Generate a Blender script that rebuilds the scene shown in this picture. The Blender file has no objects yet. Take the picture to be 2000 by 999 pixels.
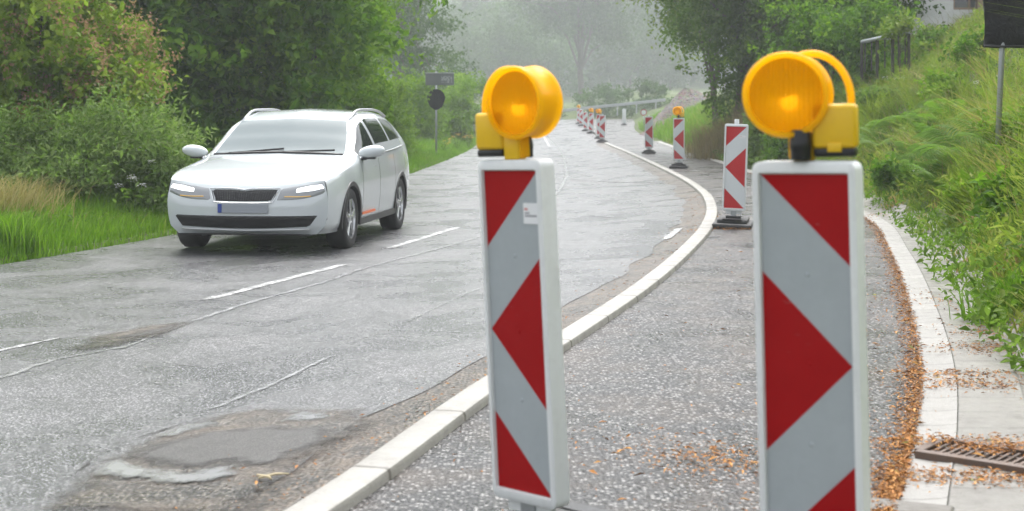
import bpy, bmesh, math, random
import numpy as np
from mathutils import Vector, Matrix

R = math.radians
SC = bpy.context.scene
COL = SC.collection
random.seed(7)

# ------------------------------------------------------------------ camera
F = 2800.0                      # focal length in photo pixels (photo 2000 wide)
CAMZ, HOR = 1.32, 220.0
cam_d = bpy.data.cameras.new('camera')
cam = bpy.data.objects.new('camera', cam_d)
COL.objects.link(cam)
cam.location = (0, 0, CAMZ)
cam.rotation_euler = (R(90), 0, 0)
cam_d.sensor_width = 36
cam_d.lens = 36 * F / 2000
cam_d.shift_y = -(499.5 - HOR) / 2000
cam_d.clip_start, cam_d.clip_end = 0.1, 2000
cam_d.dof.use_dof = True
cam_d.dof.focus_distance = 11.0
cam_d.dof.aperture_fstop = 4.2
SC.camera = cam

# ------------------------------------------------------------------ sky and sun (rainy overcast)
SUN_EL, SUN_AZ = 64, 5
world = bpy.data.worlds.new('World')
SC.world = world
world.use_nodes = True
wn, wl = world.node_tree.nodes, world.node_tree.links
bg = wn['Background']
sky = wn.new('ShaderNodeTexSky')
sky.sky_type = 'NISHITA'
sky.sun_disc = False
sky.sun_elevation = R(SUN_EL)
sky.sun_rotation = R(SUN_AZ)
sky.air_density, sky.dust_density, sky.ozone_density = 1.0, 4.0, 1.0
hsv = wn.new('ShaderNodeHueSaturation')
hsv.inputs['Saturation'].default_value = 0.22
wl.new(sky.outputs[0], hsv.inputs['Color'])
wl.new(hsv.outputs[0], bg.inputs['Color'])
bg.inputs['Strength'].default_value = 0.15
sun_d = bpy.data.lights.new('sun', 'SUN')
sun_d.energy = 1.5
sun_d.angle = R(55)
sun_d.color = (1.0, 0.97, 0.93)
sun = bpy.data.objects.new('sun', sun_d)
COL.objects.link(sun)
_az, _el = R(SUN_AZ), R(SUN_EL)
_dir = Vector((math.sin(_az) * math.cos(_el), math.cos(_az) * math.cos(_el), math.sin(_el)))
sun.rotation_euler = _dir.to_track_quat('Z', 'Y').to_euler()
sun.location = _dir * 60

SC.view_settings.view_transform = 'Standard'
SC.view_settings.look = 'None'
SC.view_settings.gamma = 1
SC.view_settings.use_curve_mapping = False
SC.view_settings.exposure = 1.5
SC.render.engine = 'CYCLES'
SC.cycles.max_bounces = 7
SC.cycles.diffuse_bounces = 3
SC.cycles.glossy_bounces = 3
SC.cycles.transmission_bounces = 4
SC.cycles.volume_bounces = 1
SC.cycles.use_denoising = True
SC.cycles.use_adaptive_sampling = True
SC.cycles.adaptive_threshold = 0.012

# ------------------------------------------------------------------ helpers
def tag(o, label=None, cat=None, group=None, kind=None):
    if label: o['label'] = label
    if cat: o['category'] = cat
    if group: o['group'] = group
    if kind: o['kind'] = kind
    return o

def empty(name, loc=(0, 0, 0), rz=0.0):
    o = bpy.data.objects.new(name, None)
    COL.objects.link(o)
    o.location = loc
    o.rotation_euler = (0, 0, rz)
    o.empty_display_size = 0.2
    return o

def link(name, me, mats, parent=None, smooth=False):
    o = bpy.data.objects.new(name, me)
    COL.objects.link(o)
    for m in (mats if isinstance(mats, (list, tuple)) else [mats]):
        me.materials.append(m)
    if smooth:
        me.polygons.foreach_set('use_smooth', [True] * len(me.polygons))
    if parent: o.parent = parent
    return o

def np_mesh(name, verts, faces, tint=None, mat_idx=None, uv=None):
    """verts (n,3); faces list of (m,k) int arrays"""
    me = bpy.data.meshes.new(name)
    verts = np.asarray(verts, dtype=np.float32)
    fl = [np.asarray(f, dtype=np.int32) for f in faces if len(f)]
    loops = np.concatenate([f.ravel() for f in fl])
    tot = np.concatenate([np.full(len(f), f.shape[1], dtype=np.int32) for f in fl])
    start = np.concatenate([[0], np.cumsum(tot)[:-1]]).astype(np.int32)
    me.vertices.add(len(verts)); me.vertices.foreach_set('co', verts.ravel())
    me.loops.add(len(loops)); me.loops.foreach_set('vertex_index', loops)
    me.polygons.add(len(tot))
    me.polygons.foreach_set('loop_start', start)
    me.polygons.foreach_set('loop_total', tot)
    if mat_idx is not None:
        me.polygons.foreach_set('material_index', np.asarray(mat_idx, dtype=np.int32))
    me.update(calc_edges=True)
    if tint is not None:
        a = me.attributes.new('tint', 'FLOAT', 'FACE')
        a.data.foreach_set('value', np.asarray(tint, dtype=np.float32))
    if uv is not None:
        l = me.uv_layers.new(name='uv')
        l.data.foreach_set('uv', np.asarray(uv, dtype=np.float32)[loops].ravel())
    return me

class MB:
    def __init__(s): s.v, s.f, s.m = [], [], []
    def add(s, vs, fs, mi=0):
        o = len(s.v); s.v += [tuple(p) for p in vs]
        for f in fs: s.f.append([i + o for i in f]); s.m.append(mi)
    def box(s, x0, x1, y0, y1, z0, z1, mi=0, bev=0.0, seg=2):
        bm = bmesh.new()
        bmesh.ops.create_cube(bm, size=1)
        for v in bm.verts:
            v.co = (x0 + (v.co.x + .5) * (x1 - x0), y0 + (v.co.y + .5) * (y1 - y0), z0 + (v.co.z + .5) * (z1 - z0))
        if bev: bmesh.ops.bevel(bm, geom=bm.edges[:], offset=bev, segments=seg, profile=.5, affect='EDGES')
        s.bm(bm, mi)
    def bm(s, bm, mi=0, mat=None):
        bm.verts.ensure_lookup_table()
        if mat is not None: bm.transform(mat)
        bm.verts.index_update()
        s.add([v.co[:] for v in bm.verts], [[v.index for v in f.verts] for f in bm.faces], mi)
        bm.free()
    def tube(s, pts, r, n=8, mi=0, cap=True, closed=False):
        pts = [Vector(p) for p in pts]
        rs = r if isinstance(r, (list, tuple)) else [r] * len(pts)
        rings = []; up = None
        for i, p in enumerate(pts):
            a = pts[max(i - 1, 0)]; b = pts[min(i + 1, len(pts) - 1)]
            if closed: a = pts[i - 1]; b = pts[(i + 1) % len(pts)]
            d = (b - a).normalized()
            if up is None:
                up = d.orthogonal().normalized()
            up = (up - d * up.dot(d)).normalized()
            sd = d.cross(up)
            rings.append([p + (up * math.cos(t) + sd * math.sin(t)) * rs[i] for t in [2 * math.pi * k / n for k in range(n)]])
        vs = [v for rg in rings for v in rg]; fs = []
        m = len(rings)
        for i in range(m if closed else m - 1):
            j = (i + 1) % m
            for k in range(n):
                fs.append([i * n + k, i * n + (k + 1) % n, j * n + (k + 1) % n, j * n + k])
        if cap and not closed:
            fs.append(list(range(n))[::-1]); fs.append([(m - 1) * n + k for k in range(n)])
        s.add(vs, fs, mi)
    def lathe(s, prof, n=32, axis='Z', c=(0, 0, 0), mi=0):
        """prof [(r,h)], revolved about an axis through c"""
        vs, fs = [], []
        for r, h in prof:
            for k in range(n):
                t = 2 * math.pi * k / n
                a, b = r * math.cos(t), r * math.sin(t)
                if axis == 'Z': q = (a, b, h)
                elif axis == 'Y': q = (a, h, b)
                else: q = (h, a, b)
                vs.append((q[0] + c[0], q[1] + c[1], q[2] + c[2]))
        for i in range(len(prof) - 1):
            for k in range(n):
                fs.append([i * n + k, i * n + (k + 1) % n, (i + 1) * n + (k + 1) % n, (i + 1) * n + k])
        s.add(vs, fs, mi)
    def build(s, name, mats, parent=None, smooth=False, angle=None):
        me = bpy.data.meshes.new(name)
        me.from_pydata(s.v, [], s.f)
        me.polygons.foreach_set('material_index', s.m)
        bm = bmesh.new(); bm.from_mesh(me)
        bmesh.ops.recalc_face_normals(bm, faces=bm.faces[:]); bm.to_mesh(me); bm.free()
        me.update()
        o = link(name, me, mats, parent, smooth or angle is not None)
        if angle is not None:
            me.set_sharp_from_angle(angle=R(angle))
        return o

def copy_tree(o, parent=None):
    c = o.copy(); COL.objects.link(c)
    if parent: c.parent = parent
    for ch in list(o.children): copy_tree(ch, c)
    return c

def pchip(xs, ys):
    xs = np.array(xs, float); ys = np.array(ys, float)
    h = np.diff(xs); d = np.diff(ys) / h
    m = np.zeros_like(ys); m[0], m[-1] = d[0], d[-1]
    for i in range(1, len(xs) - 1):
        if d[i - 1] * d[i] > 0:
            w1, w2 = 2 * h[i] + h[i - 1], h[i] + 2 * h[i - 1]
            m[i] = (w1 + w2) / (w1 / d[i - 1] + w2 / d[i])
    def fn(x):
        x = np.asarray(x, float)
        i = np.clip(np.searchsorted(xs, x) - 1, 0, len(xs) - 2)
        t = (x - xs[i]) / h[i]
        lo, hi = t < 0, t > 1
        tc = np.clip(t, 0, 1)
        v = ((1 + 2 * tc) * (1 - tc) ** 2 * ys[i] + tc * (1 - tc) ** 2 * h[i] * m[i] + tc ** 2 * (3 - 2 * tc) * ys[i + 1] + tc ** 2 * (tc - 1) * h[i] * m[i + 1])
        v = np.where(lo, ys[0] + (x - xs[0]) * m[0], v)
        return np.where(hi, ys[-1] + (x - xs[-1]) * m[-1], v)
    return fn

class Noise:
    """smooth pseudo noise in 3D from random waves"""
    def __init__(s, seed, n=10, f=1.0):
        r = np.random.default_rng(seed)
        s.k = r.normal(size=(n, 3)) * f; s.p = r.uniform(0, 6.28, n)
    def __call__(s, P):
        return np.sin(P @ s.k.T + s.p).mean(axis=1) * 2.2

# ------------------------------------------------------------------ materials
def mat(name, col=(.5, .5, .5), rough=.5, metal=0.0, spec=.5, coat=0.0, trans=0.0, ior=1.45):
    m = bpy.data.materials.new(name); m.use_nodes = True
    b = m.node_tree.nodes['Principled BSDF']
    b.inputs['Base Color'].default_value = (*col, 1)
    b.inputs['Roughness'].default_value = rough
    b.inputs['Metallic'].default_value = metal
    b.inputs['Specular IOR Level'].default_value = spec
    b.inputs['Coat Weight'].default_value = coat
    b.inputs['Coat Roughness'].default_value = .05
    b.inputs['Transmission Weight'].default_value = trans
    b.inputs['IOR'].default_value = ior
    return m

class N:
    """tiny node-graph helper"""
    def __init__(s, m): s.t = m.node_tree; s.n = s.t.nodes; s.b = s.n['Principled BSDF']; s.out = s.n['Material Output']
    def new(s, typ, **kw):
        x = s.n.new(typ)
        for k, v in kw.items():
            if k in x.inputs: s.set(x.inputs[k], v)
            else: setattr(x, k, v)
        return x
    def set(s, inp, v):
        if isinstance(v, bpy.types.NodeSocket): s.t.links.new(v, inp)
        else: inp.default_value = v
    def co(s): return s.new('ShaderNodeNewGeometry').outputs['Position']
    def obco(s): return s.new('ShaderNodeTexCoord').outputs['Object']
    def noise(s, vec, scale, detail=3, rough=.5, dist=0.0):
        return s.new('ShaderNodeTexNoise', Vector=vec, Scale=scale, Detail=detail, Roughness=rough, Distortion=dist).outputs[0]
    def vor(s, vec, scale, feature='F1', out='Distance', rnd=1.0):
        x = s.new('ShaderNodeTexVoronoi'); x.feature = feature
        s.set(x.inputs['Vector'], vec); x.inputs['Scale'].default_value = scale; x.inputs['Randomness'].default_value = rnd
        return x.outputs[out]
    def ramp(s, fac, stops):
        x = s.new('ShaderNodeValToRGB'); e = x.color_ramp.elements
        while len(e) < len(stops): e.new(.5)
        for el, (p, c) in zip(e, stops):
            el.position = p; el.color = (*c, 1) if hasattr(c, '__len__') else (c, c, c, 1)
        s.set(x.inputs[0], fac); return x.outputs[0]
    def mix(s, fac, a, b, blend='MIX'):
        x = s.new('ShaderNodeMix', data_type='RGBA', blend_type=blend)
        s.set(x.inputs[0], fac)
        for i, v in ((6, a), (7, b)):
            s.set(x.inputs[i], v if isinstance(v, bpy.types.NodeSocket) else ((*v, 1) if hasattr(v, '__len__') else (v, v, v, 1)))
        return x.outputs[2]
    def math(s, op, a, b=0.0):
        x = s.new('ShaderNodeMath', operation=op); s.set(x.inputs[0], a); s.set(x.inputs[1], b); return x.outputs[0]
    def bump(s, h, strength=.5, dist=.01):
        x = s.new('ShaderNodeBump'); x.inputs['Strength'].default_value = strength; x.inputs['Distance'].default_value = dist
        s.set(x.inputs['Height'], h); s.set(s.b.inputs['Normal'], x.outputs[0]); return x

def asphalt(name, dark, light, agg, wet_lo, wet_hi, bump, stone=(.30, .29, .28), brown=0.0, bscale=.004):
    m = mat(name); g = N(m); c = g.co()
    big = g.noise(c, .55, 4, .6)
    med = g.noise(c, 4.0, 4, .65)
    fine = g.vor(c, agg, 'F1', 'Color')
    fd = g.vor(c, agg, 'F1', 'Distance')
    sep = g.new('ShaderNodeSeparateColor'); g.set(sep.inputs[0], fine)
    tone = g.mix(g.ramp(big, [(.3, 0), (.7, 1)]), dark, light)
    tone = g.mix(g.ramp(med, [(.35, 0), (.75, .45)]), tone, tuple(x * 1.5 for x in light))
    stones = g.mix(g.ramp(sep.outputs[0], [(.6, 0), (.85, 1)]), tone, stone)
    col = g.mix(g.ramp(fd, [(.28, 0), (.6, .9)]), stones, tuple(x * .25 for x in dark))
    if brown: col = g.mix(g.math('MULTIPLY', g.ramp(g.noise(c, 1.8, 5, .7), [(.45, 0), (.7, 1)]), brown), col, (.13, .095, .065))
    g.set(g.b.inputs['Base Color'], col)
    wet = g.noise(c, .9, 5, .65, .4)
    g.set(g.b.inputs['Roughness'], g.ramp(wet, [(.38, wet_lo), (.66, wet_hi)]))
    h = g.math('MULTIPLY', fd, -1.0)
    g.bump(h, bump, bscale)
    g.b.inputs['Specular IOR Level'].default_value = .55 if name == 'wet_asphalt' else .34
    return m

M = {}
M['asphalt'] = asphalt('wet_asphalt', (.07, .071, .075), (.11, .112, .117), 88, .2, .45, .8, stone=(.33, .33, .335))
M['path'] = asphalt('chip_seal', (.010, .010, .012), (.032, .032, .035), 60, .2, .55, .9, stone=(.27, .265, .26), brown=.3, bscale=.006)
M['gravel'] = asphalt('wet_gravel', (.05, .043, .036), (.085, .07, .055), 48, .25, .5, 1.0, stone=(.20, .165, .13), brown=.7, bscale=.007)
M['patch'] = asphalt('smooth_asphalt', (.055, .052, .05), (.085, .081, .077), 160, .3, .5, .5, stone=(.17, .16, .15))
M['patch_dark'] = asphalt('broken_asphalt', (.04, .036, .032), (.075, .067, .058), 55, .2, .5, 1.0, stone=(.20, .18, .155), brown=.5, bscale=.006)
M['bitumen'] = mat('crack_filler', (.30, .305, .31), .22, spec=.6)
def edge_mask(m, amp, soft, sc=9.0):
    g = N(m); a = g.new('ShaderNodeAttribute', attribute_name='edge').outputs['Fac']
    n = g.math('SUBTRACT', g.noise(g.co(), sc, 6, .72), .5)
    f = g.math('DIVIDE', g.math('ADD', a, g.math('MULTIPLY', n, amp)), soft); f.node.use_clamp = True
    surf = g.out.inputs['Surface'].links[0].from_socket
    tr = g.new('ShaderNodeBsdfTransparent'); mx = g.new('ShaderNodeMixShader')
    g.t.links.new(f, mx.inputs[0]); g.t.links.new(tr.outputs[0], mx.inputs[1]); g.t.links.new(surf, mx.inputs[2]); g.t.links.new(mx.outputs[0], g.out.inputs['Surface'])
M['crack'] = mat('crack_dark', (.012, .011, .01), .6)
M['water'] = mat('sky_pale_puddle', (.27, .275, .28), .12, spec=.7)  # pale base stands in for the sky mirrored in the water
def water_bump():
    g = N(M['water']); g.bump(g.noise(g.co(), 26, 3), .12, .01)
water_bump()

def paint_mat():
    m = mat('worn_road_paint', (.75, .76, .76), .4); g = N(m); c = g.co()
    n = g.noise(c, 9, 5, .75); n2 = g.vor(c, 95)
    f = g.math('ADD', n, g.math('MULTIPLY', n2, .35))
    col = g.mix(g.ramp(f, [(.56, 0), (.74, 1)]), (.58, .59, .59), (.10, .10, .10))
    g.set(g.b.inputs['Base Color'], col); g.bump(n2, .3, .003); return m
M['paint'] = paint_mat()
edge_mask(M['paint'], .05, .02, 16); edge_mask(M['bitumen'], .085, .025, 11); edge_mask(M['crack'], .03, .008, 20)
edge_mask(M['patch'], .30, .12, 6); edge_mask(M['patch_dark'], .34, .16, 5); edge_mask(M['water'], .28, .07, 8)

def concrete(name, a, b, sc=6.0, joints=0.0, bricks=None):
    m = mat(name, a, .6); g = N(m); c = g.co()
    n = g.noise(c, sc, 6, .7); f = g.noise(c, 90, 3, .6)
    col = g.mix(g.ramp(n, [(.3, 0), (.7, 1)]), a, b)
    col = g.mix(g.ramp(f, [(.55, 0), (.8, .5)]), col, tuple(x * .55 for x in b))
    h = f
    if joints or bricks:
        uv = g.new('ShaderNodeUVMap').outputs[0]
        br = g.new('ShaderNodeTexBrick')
        g.set(br.inputs['Vector'], uv)
        bw, bh, ms = bricks if bricks else (joints, 10.0, .014)
        br.inputs['Scale'].default_value = 1.0
        br.inputs['Brick Width'].default_value = bw
        br.inputs['Row Height'].default_value = bh
        br.inputs['Mortar Size'].default_value = ms
        br.offset = .0 if joints else .5
        br.inputs['Color1'].default_value = (1, 1, 1, 1); br.inputs['Color2'].default_value = (.86, .86, .86, 1)
        br.inputs['Mortar'].default_value = (.36, .34, .32, 1) if joints else (.42, .41, .39, 1)
        col = g.mix(1.0, col, br.outputs['Color'], 'MULTIPLY')
        h = g.math('ADD', f, g.math('MULTIPLY', br.outputs['Fac'], -3.0))
    g.set(g.b.inputs['Base Color'], col)
    g.set(g.b.inputs['Roughness'], g.ramp(n, [(.35, .32), (.7, .65)]))
    g.bump(h, .4, .006); return m
M['kerb'] = concrete('kerb_concrete', (.32, .31, .285), (.23, .22, .20), joints=1.0)
M['gutter'] = concrete('gutter_blocks', (.26, .25, .235), (.20, .193, .18), bricks=(.30, .5, .006))
M['slab'] = concrete('apron_slabs', (.20, .19, .172), (.12, .113, .10), bricks=(.33, .3, .005))

def soil_mat():
    m = mat('soil_and_turf', (.1, .12, .05), .9, spec=.2); g = N(m); c = g.co()
    col = g.mix(g.ramp(g.noise(c, .35, 4, .6), [(.35, 0), (.65, 1)]), (.045, .075, .02), (.09, .12, .035))
    col = g.mix(g.ramp(g.noise(c, 5, 4, .7), [(.5, 0), (.75, .8)]), col, (.07, .052, .03))
    g.set(g.b.inputs['Base Color'], col); g.bump(g.noise(c, 14, 4), .6, .05); return m
M['soil'] = soil_mat()

def leaf_mat(name, dark, mid, light, trans=.45, rough=.42, accent=None, accent_at=.93):
    m = mat(name, mid, rough + .06, spec=.10); g = N(m)
    t = g.new('ShaderNodeAttribute', attribute_name='tint').outputs['Fac']
    stops = [(0.0, dark), (.45, mid), (.88, light)]
    if accent is not None: stops += [(accent_at, light), (accent_at + .02, accent)]
    col = g.ramp(t, stops)
    g.set(g.b.inputs['Base Color'], col)
    tr = g.new('ShaderNodeBsdfTranslucent'); g.set(tr.inputs['Color'], g.mix(.3, col, (.20, .42, .015)))
    mx = g.new('ShaderNodeMixShader'); mx.inputs[0].default_value = trans
    g.t.links.new(g.b.outputs[0], mx.inputs[1]); g.t.links.new(tr.outputs[0], mx.inputs[2])
    g.t.links.new(mx.outputs[0], g.out.inputs['Surface'])
    return m
M['leaf_hazel'] = leaf_mat('hazel_leaf', (.02, .06, .004), (.075, .175, .010), (.22, .36, .028))
M['leaf_light'] = leaf_mat('light_leaf', (.055, .12, .007), (.13, .24, .015), (.26, .38, .04))
M['leaf_pink'] = leaf_mat('blossom_shrub_leaf', (.055, .115, .007), (.14, .225, .015), (.27, .35, .04), accent=(.36, .20, .12), accent_at=.84)
M['leaf_grey'] = leaf_mat('greygreen_leaf', (.055, .10, .02), (.12, .19, .045), (.24, .31, .11))
M['leaf_right'] = leaf_mat('dark_tree_leaf', (.025, .06, .008), (.06, .115, .015), (.15, .22, .035))
M['leaf_yellow'] = leaf_mat('yellowgreen_leaf', (.07, .11, .02), (.13, .19, .03), (.24, .29, .05))
M['leaf_far'] = leaf_mat('far_leaf', (.025, .065, .015), (.05, .11, .025), (.095, .17, .04), trans=.2)
M['leaf_conifer'] = leaf_mat('conifer_needles', (.015, .03, .015), (.025, .05, .025), (.04, .075, .035), trans=.1)
M['grass'] = leaf_mat('fresh_grass', (.06, .14, .010), (.11, .23, .016), (.19, .32, .03), accent=(.30, .26, .11), accent_at=.965)
M['bank'] = leaf_mat('bank_grass', (.07, .115, .012), (.175, .225, .03), (.34, .36, .085), accent=(.32, .19, .09), accent_at=.86)
M['straw'] = leaf_mat('dry_straw', (.22, .16, .06), (.34, .27, .12), (.45, .38, .19), trans=.25)
M['fern'] = leaf_mat('fern_frond', (.05, .11, .012), (.09, .18, .02), (.15, .25, .035))
M['herb'] = leaf_mat('broad_weed_leaf', (.04, .085, .012), (.085, .15, .022), (.16, .23, .05))
M['litter'] = leaf_mat('fallen_leaf', (.13, .06, .022), (.36, .155, .045), (.52, .29, .10), trans=.0, rough=.5, accent=(.18, .20, .05), accent_at=.95)
M['white_flower'] = mat('white_umbel', (.75, .76, .70), .7)
M['yellow_flower'] = mat('yellow_flower', (.75, .48, .03), .7)
M['brown_grass'] = leaf_mat('reddish_seed_grass', (.12, .085, .04), (.23, .16, .085), (.30, .25, .12), trans=.2)

def bark_mat():
    m = mat('bark', (.09, .07, .055), .85, spec=.2); g = N(m); c = g.co()
    mp = g.new('ShaderNodeMapping'); g.set(mp.inputs[0], c); mp.inputs['Scale'].default_value = (1, 1, .2)
    n = g.noise(mp.outputs[0], 14, 4, .7)
    g.set(g.b.inputs['Base Color'], g.mix(n, (.045, .036, .028), (.14, .115, .09))); g.bump(n, .7, .03); return m
M['bark'] = bark_mat()

# plastics and metals
def grubby(name, col, rough, amount=.35, coat=0.0, dirt=(.30, .29, .26)):
    m = mat(name, col, rough, coat=coat); g = N(m); c = g.obco()
    mp = g.new('ShaderNodeMapping'); g.set(mp.inputs[0], c); mp.inputs['Scale'].default_value = (1, 1, .35)
    n = g.noise(mp.outputs[0], 9, 6, .75); n2 = g.noise(c, 60, 3, .6)
    f = g.math('MULTIPLY', g.ramp(g.math('ADD', g.math('MULTIPLY', n, .8), g.math('MULTIPLY', n2, .25)), [(.5, 0), (.75, 1)]), amount)
    g.set(g.b.inputs['Base Color'], g.mix(f, col, dirt))
    g.set(g.b.inputs['Roughness'], g.math('ADD', rough - .06, g.math('MULTIPLY', n, .2)))
    g.bump(n2, .05, .002); return m
M['white_plastic'] = grubby('white_plastic', (.68, .70, .70), .35, .28)
M['foil_white'] = grubby('reflective_white_foil', (.36, .395, .41), .38, .12, dirt=(.28, .29, .29))
M['foil_red'] = grubby('reflective_red_foil', (.33, .006, .008), .45, .2, dirt=(.26, .015, .015))
def scuff(m):
    g = N(m); c = g.obco(); base = g.b.inputs['Base Color'].links[0].from_socket
    mp = g.new('ShaderNodeMapping'); g.set(mp.inputs[0], c); mp.inputs['Scale'].default_value = (9, 1, 70); mp.inputs['Rotation'].default_value = (0, .75, 0)
    k = g.ramp(g.noise(mp.outputs[0], 1.0, 4, .7, .6), [(.66, 0), (.72, .55)])
    k = g.math('MULTIPLY', k, g.ramp(g.noise(c, 4.5, 2), [(.5, 0), (.6, 1)]))
    col = g.mix(k, base, (.55, .53, .52))
    v = g.ramp(g.noise(c, 11, 6, .75), [(.35, .93), (.7, 1.03)])
    g.set(g.b.inputs['Base Color'], g.mix(1.0, col, v, 'MULTIPLY'))
for k in ('foil_white', 'foil_red'): scuff(M[k])
for k in ('foil_white', 'foil_red'): M[k].node_tree.nodes['Principled BSDF'].inputs['Specular IOR Level'].default_value = .1
M['haze_lit_white'] = grubby('haze_lit_white_foil', (.58, .61, .62), .38, .1, dirt=(.4, .41, .41))  # white for far boards, haze and retro-reflection brightening put into the colour
M['haze_lit_red'] = grubby('haze_lit_red_foil', (.44, .012, .016), .42, .1, dirt=(.3, .02, .02))  # red for far boards, brightened in its colour the same way
M['rubber'] = grubby('recycled_rubber', (.035, .035, .036), .6, .5, dirt=(.12, .115, .105))
M['black_plastic'] = mat('black_plastic', (.012, .012, .013), .4)
M['yellow_plastic'] = grubby('yellow_plastic', (.72, .45, .008), .35, .2, dirt=(.42, .27, .05))
M['sticker'] = mat('sticker_paper', (.72, .73, .74), .4)
M['ink'] = mat('faded_ink', (.30, .30, .32), .6)
M['ink_red'] = mat('faded_red_ink', (.55, .18, .16), .6)
M['galv'] = grubby('galvanised_steel', (.36, .38, .39), .4, .3, dirt=(.22, .22, .21)); M['galv'].node_tree.nodes['Principled BSDF'].inputs['Metallic'].default_value = .6
M['rust'] = grubby('rusty_iron', (.10, .07, .055), .55, .5, dirt=(.17, .09, .05))

def amber_mat(name, ribs):
    m = mat(name, (1.0, .48, .01), .2, spec=.35, coat=.15); g = N(m)
    tr = g.new('ShaderNodeBsdfTranslucent'); tr.inputs['Color'].default_value = (1.0, .74, .03, 1)
    mx = g.new('ShaderNodeMixShader'); mx.inputs[0].default_value = .6
    n = g.noise(g.obco(), 22, 4, .7)
    g.set(g.b.inputs['Base Color'], g.mix(g.ramp(n, [(.35, 0), (.75, .7)]), (1.0, .60, .01), (1.0, .46, .006)))
    src = g.b.outputs[0]
    if ribs:
        w = g.new('ShaderNodeTexWave', wave_type='BANDS', bands_direction='X'); g.set(w.inputs['Vector'], g.obco())
        w.inputs['Scale'].default_value = 26; w.inputs['Distortion'].default_value = 0
        h = g.math('ADD', w.outputs['Fac'], g.math('MULTIPLY', g.vor(g.obco(), 90), .6))
        b = g.bump(h, .5, .004); g.set(tr.inputs['Normal'], b.outputs[0])
        gl = g.new('ShaderNodeBsdfGlass'); gl.inputs['Color'].default_value = (1.0, .72, .06, 1); gl.inputs['Roughness'].default_value = .06; gl.inputs['IOR'].default_value = 1.2
        g.set(gl.inputs['Normal'], b.outputs[0]); src = gl.outputs[0]; mx.inputs[0].default_value = .26
    g.t.links.new(src, mx.inputs[1]); g.t.links.new(tr.outputs[0], mx.inputs[2])
    g.t.links.new(mx.outputs[0], g.out.inputs['Surface'])
    return m
M['amber_lens'] = amber_mat('amber_lens', True)
M['amber_case'] = amber_mat('amber_case', False)
M['glow_bulb'] = mat('added_hotspot_glow', (1, .8, .4), .4); _b = M['glow_bulb'].node_tree.nodes['Principled BSDF']; _b.inputs['Emission Color'].default_value = (1, .62, .12, 1); _b.inputs['Emission Strength'].default_value = .35  # added emission that gives the lens its hot spot
M['reflector'] = mat('amber_reflector', (1.0, .80, .30), .3, metal=.3)

# ------------------------------------------------------------------ plan curves and terrain
def px0(x, y, z=0.0):    # photo pixel on a level plane
    Y = (CAMZ - z) * F / (y - HOR); return ((x - 1000) / F * Y, Y)
kp = [px0(*p, .045) for p in [(595, 999), (945, 755), (1105, 655), (1250, 560), (1330, 495), (1380, 440), (1390, 405), (1375, 375), (1340, 350), (1290, 325), (1230, 298), (1190, 282)]]
kp = [(-5.6, -20), (-3.2, -4.0), (-1.62, 2.0)] + kp + [(5.0, 92), (6.3, 130), (7, 200)]
XK = pchip([p[1] for p in kp], [p[0] for p in kp])
gp_ = [px0(*p) for p in [(1785, 850), (1797, 740), (1775, 600), (1740, 500), (1690, 430), (1480, 345), (1340, 298)]]
gp_ = [(-2.2, -20), (-.3, 0.0), (1.25, 4.7)] + gp_ + [(7.6, 88), (10, 118), (14, 200)]
XG = pchip([p[1] for p in gp_], [p[0] for p in gp_])
_gw = pchip([-20, 0, 5.8, 7.86, 10.9, 16.8, 24, 40, 60, 200], [.9, .9, .88, .55, .42, .42, .35, .3, .28, .3])
XB = lambda Y: XG(Y) + _gw(Y)
zl_ = lambda Y: np.where(Y > 55, .00016 * (np.minimum(Y, 128) - 55) ** 2, 0) + np.where(Y > 128, .022 * (Y - 128), 0)
def zroad(X, Y):
    d = np.maximum(XK(Y) - X, 0)
    return zl_(Y) - .24 * (1 - np.exp(-d / 2.2))
def ray_ground(x, y, zf, lo=2.0, hi=190.0):
    g = lambda Y: CAMZ - (y - HOR) / F * Y - float(zf(np.float64((x - 1000) / F * Y), np.float64(Y)))
    ys = np.geomspace(lo, hi, 400); prev = ys[0]
    for Yv in ys[1:]:
        if g(Yv) < 0:
            a, b = prev, Yv
            for _ in range(30):
                c = .5 * (a + b)
                if g(c) < 0: b = c
                else: a = c
            return ((x - 1000) / F * b, b)
        prev = Yv
    return ((x - 1000) / F * hi, hi)
lp = [ray_ground(x, y, zroad) for x, y in [(0, 520), (170, 491), (340, 460), (800, 341), (925, 288)]]
lp = [(-8.2, -20), (-7.2, 3.0), (-6.2, 9.5)] + lp + [(-1.6, 82), (-2.4, 94), (-6.5, 104), (-20, 112), (-70, 119), (-170, 124)]
XL = pchip([p[1] for p in lp], [p[0] for p in lp])
_n1, _n2 = Noise(3, 8, .9), Noise(4, 8, .22)
def sstep(t): t = np.clip(t, 0, 1); return t * t * (3 - 2 * t)
def zg(X, Y):
    X = np.asarray(X, float); Y = np.asarray(Y, float)
    X, Y = np.broadcast_arrays(X, Y)
    z = zroad(X, Y)
    P = np.stack([X.ravel(), Y.ravel(), np.zeros(X.size)], 1)
    a = _n1(P).reshape(X.shape); b = _n2(P).reshape(X.shape)
    dl = XL(Y) - X
    z = np.where(dl > 0, z + np.where(dl > .1, .05, 0) + .10 * np.maximum(dl - 1.0, 0) / (1 + .06 * np.maximum(dl - 1, 0)) + .05 * a * sstep((dl - .2) / 2), z)
    dr = np.maximum(X - XB(Y), 0)
    cap = 1.4 + 3.8 * (1 - sstep((Y - 45) / 35))
    z = z + np.where(dr > 0, cap * np.tanh(.70 * dr / cap) + (.10 * a + .08 * b) * sstep(dr / 1.2), 0)
    z = z + 85 * sstep((Y - 300) / 330) * (1 + .12 * b) + .35 * b * sstep((Y - 125) / 20)
    z = z + 14 * sstep((-X - 40) / 90) * sstep((Y - 20) / 60)
    return z
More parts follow.
